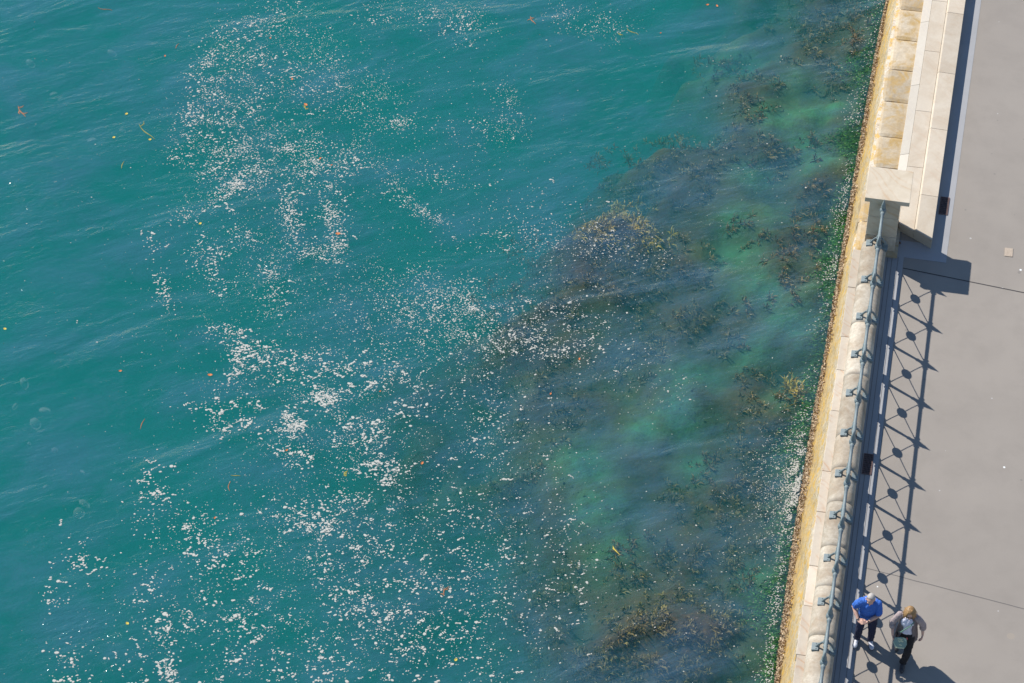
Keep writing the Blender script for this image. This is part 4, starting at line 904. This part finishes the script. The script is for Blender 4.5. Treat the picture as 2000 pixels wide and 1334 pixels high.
# open cardigan: back, two hanging fronts, wide three-quarter sleeves
bm = bmesh.new(); n = 30; R = []
for z, rx, ry, gap in ((0.62,0.215,0.175,1.05),(0.75,0.205,0.170,0.90),(0.90,0.190,0.155,0.72),(1.05,0.170,0.140,0.62),(1.20,0.170,0.142,0.58),(1.30,0.165,0.115,0.55),(1.355,0.120,0.085,0.5)):
    row = []
    for k in range(n + 1):
        a = -math.pi/2 + gap*(0.8) + (2*math.pi - 1.6*gap) * k / n
        wv = 1 + 0.05*math.sin(k*1.9 + z*3) * (1.3 - z)
        row.append(bm.verts.new((0.01 + rx*wv*math.cos(a), 0.01 + ry*wv*math.sin(a) + (0.06 if z < .8 else 0)*(0.9-z)*2, z + 0.02*math.sin(k*0.8))))
    R.append(row)
for a, b in zip(R, R[1:]):
    for k in range(n): bm.faces.new((a[k], a[k+1], b[k+1], b[k]))
bmesh.ops.solidify(bm, geom=list(bm.faces), thickness=0.010)
for S_, E_, W_ in ((SR, ER, WR), (SL, EL, WL)):
    limb(bm, [S_*0.75+Vector((0,0,1.33))*0.25, S_, (S_+E_)/2, E_, E_*0.72+W_*0.28], [0.060,0.068,0.064,0.062,0.066])
mesh_obj('cardigan', bm, M_card, wom, True)
bm = bmesh.new(); rings(bm, [(0,0,0.76,0.135,0.105),(0,0,0.86,0.155,0.12),(0,0,0.93,0.148,0.116)])
limb(bm, [HL, (HL+KL)/2, KL, KL*0.5+AL*0.5, AL], [0.098,0.086,0.070,0.066,0.066]); limb(bm, [HR, (HR+KR)/2, KR, KR*0.5+AR*0.5, AR], [0.098,0.084,0.068,0.062,0.058])
mesh_obj('trousers', folds(remeshed(bm, 0.009, 3), 0.022, 10, 4), M_black, wom, True)
shoe(wom, (0.035, -0.185, 0.0), 0, M_bshoe, 0.93); shoe(wom, (-0.118, 0.26, 0.085), 0, M_bshoe, 0.93, R_(32))
# bobbed hair: many locks over a cap
bm = bmesh.new(); ell(bm, (0, 0.018, 0.044), (0.090, 0.104, 0.090), 18, 12); r = random.Random(5)
for v in list(bm.verts):
    if v.co.y < -0.060 and v.co.z < 0.075: bm.verts.remove(v)
bmesh.ops.solidify(bm, geom=list(bm.faces), thickness=0.006)
for k in range(150):
    a = r.uniform(-0.95, math.pi + 0.95); cx, cy = math.cos(a), math.sin(a)
    p0 = Vector((0.02*cx, 0.015 + 0.02*cy, 0.130)); p1 = Vector((0.078*cx, 0.015+0.088*cy, 0.085)); p2 = Vector((0.105*cx, 0.018+0.110*cy, 0.0)); p3 = Vector((0.100*cx + r.gauss(0,.022), 0.02+0.108*cy + r.gauss(0,.022), -0.075 + r.gauss(0,.018)))
    tube(bm, [p0, p1, p2, p3], [(0.012,0.007),(0.015,0.009),(0.016,0.010),(0.004,0.003)], 6)
bm.transform(hm); mesh_obj('hair', bm, M_hairb, wom, True)
bm = bmesh.new()
for sx in (-1, 1):
    ell(bm, (0.030*sx, -0.098, 0.004), (0.026, 0.006, 0.019), 12, 8); tube(bm, [(0.052*sx, -0.090, 0.008), (0.082*sx, 0.0, 0.004)], 0.003, 6)
tube(bm, [(-0.01, -0.100, 0.008), (0.01, -0.100, 0.008)], 0.003, 6)
bm.transform(hm); mesh_obj('sunglasses', bm, M_dark, wom, True)
bm = bmesh.new(); pts = [(-0.150,-0.02,1.33),(-0.06,-0.150,1.24),(0.03,-0.165,1.12),(0.10,-0.145,0.98),(0.155,-0.06,0.90)]; pts = [(-x, y, z) for x, y, z in pts]
tube(bm, pts, [(0.012,0.004)]*5, 6); mesh_obj('shoulder_strap', bm, M_strap, wom, True)
# the green bag held in her right hand (a thing of its own)
bag = thing('hand_bag', 'flat green pouch with pale zigzag print held at the hip', 'bag', (1.42 - 0.085, -10.06 - 0.235, 0.80), R_(4))
bm = bmesh.new()
out = [(-0.115,0.085),(-0.125,-0.02),(-0.085,-0.10),(0.0,-0.125),(0.085,-0.105),(0.120,-0.03),(0.105,0.085),(0.0,0.10)]
a = [bm.verts.new((x, -0.018, z)) for x, z in out]; b = [bm.verts.new((x, 0.018, z)) for x, z in out]
bm.faces.new(a); bm.faces.new(b[::-1])
for k in range(8): bm.faces.new((a[k], b[k], b[(k+1)%8], a[(k+1)%8]))
bevel(bm, 0.008, 2); tilt = Matrix.Rotation(R_(-38), 4, 'X'); bm.transform(tilt); mesh_obj('pouch', bm, M_bag, bag, False)
def strokes(segs, z_off=-0.0215):
    bm = bmesh.new()
    for (x0, z0), (x1, z1) in segs:
        d = Vector((x1-x0, 0, z1-z0)).normalized(); nrm = Vector((-d.z, 0, d.x)) * 0.009
        p0, p1 = Vector((x0, z_off, z0)), Vector((x1, z_off, z1))
        vs = [bm.verts.new(q) for q in (p0+nrm, p1+nrm, p1-nrm, p0-nrm)]; bm.faces.new(vs)
    g = bmesh.ops.extrude_face_region(bm, geom=list(bm.faces)); bmesh.ops.translate(bm, vec=(0,0.003,0), verts=[v for v in g['geom'] if isinstance(v, bmesh.types.BMVert)])
    bm.transform(tilt); return bm
mesh_obj('print', strokes([((-0.06,0.068),(0.03,0.066)), ((0.03,0.066),(-0.025,0.005)), ((-0.05,0.030),(0.05,0.022)), ((-0.02,-0.04),(0.03,-0.05)), ((-0.08,-0.095),(0.075,-0.10))]), M_mark, bag)
M_red = simple('red_tab', (0.5, 0.08, 0.06), 0.6)
bm = bmesh.new(); box(bm, 0.095, 0.125, -0.012, 0.012, 0.065, 0.098); bm.transform(tilt); mesh_obj('zip_tab', bm, M_red, bag)
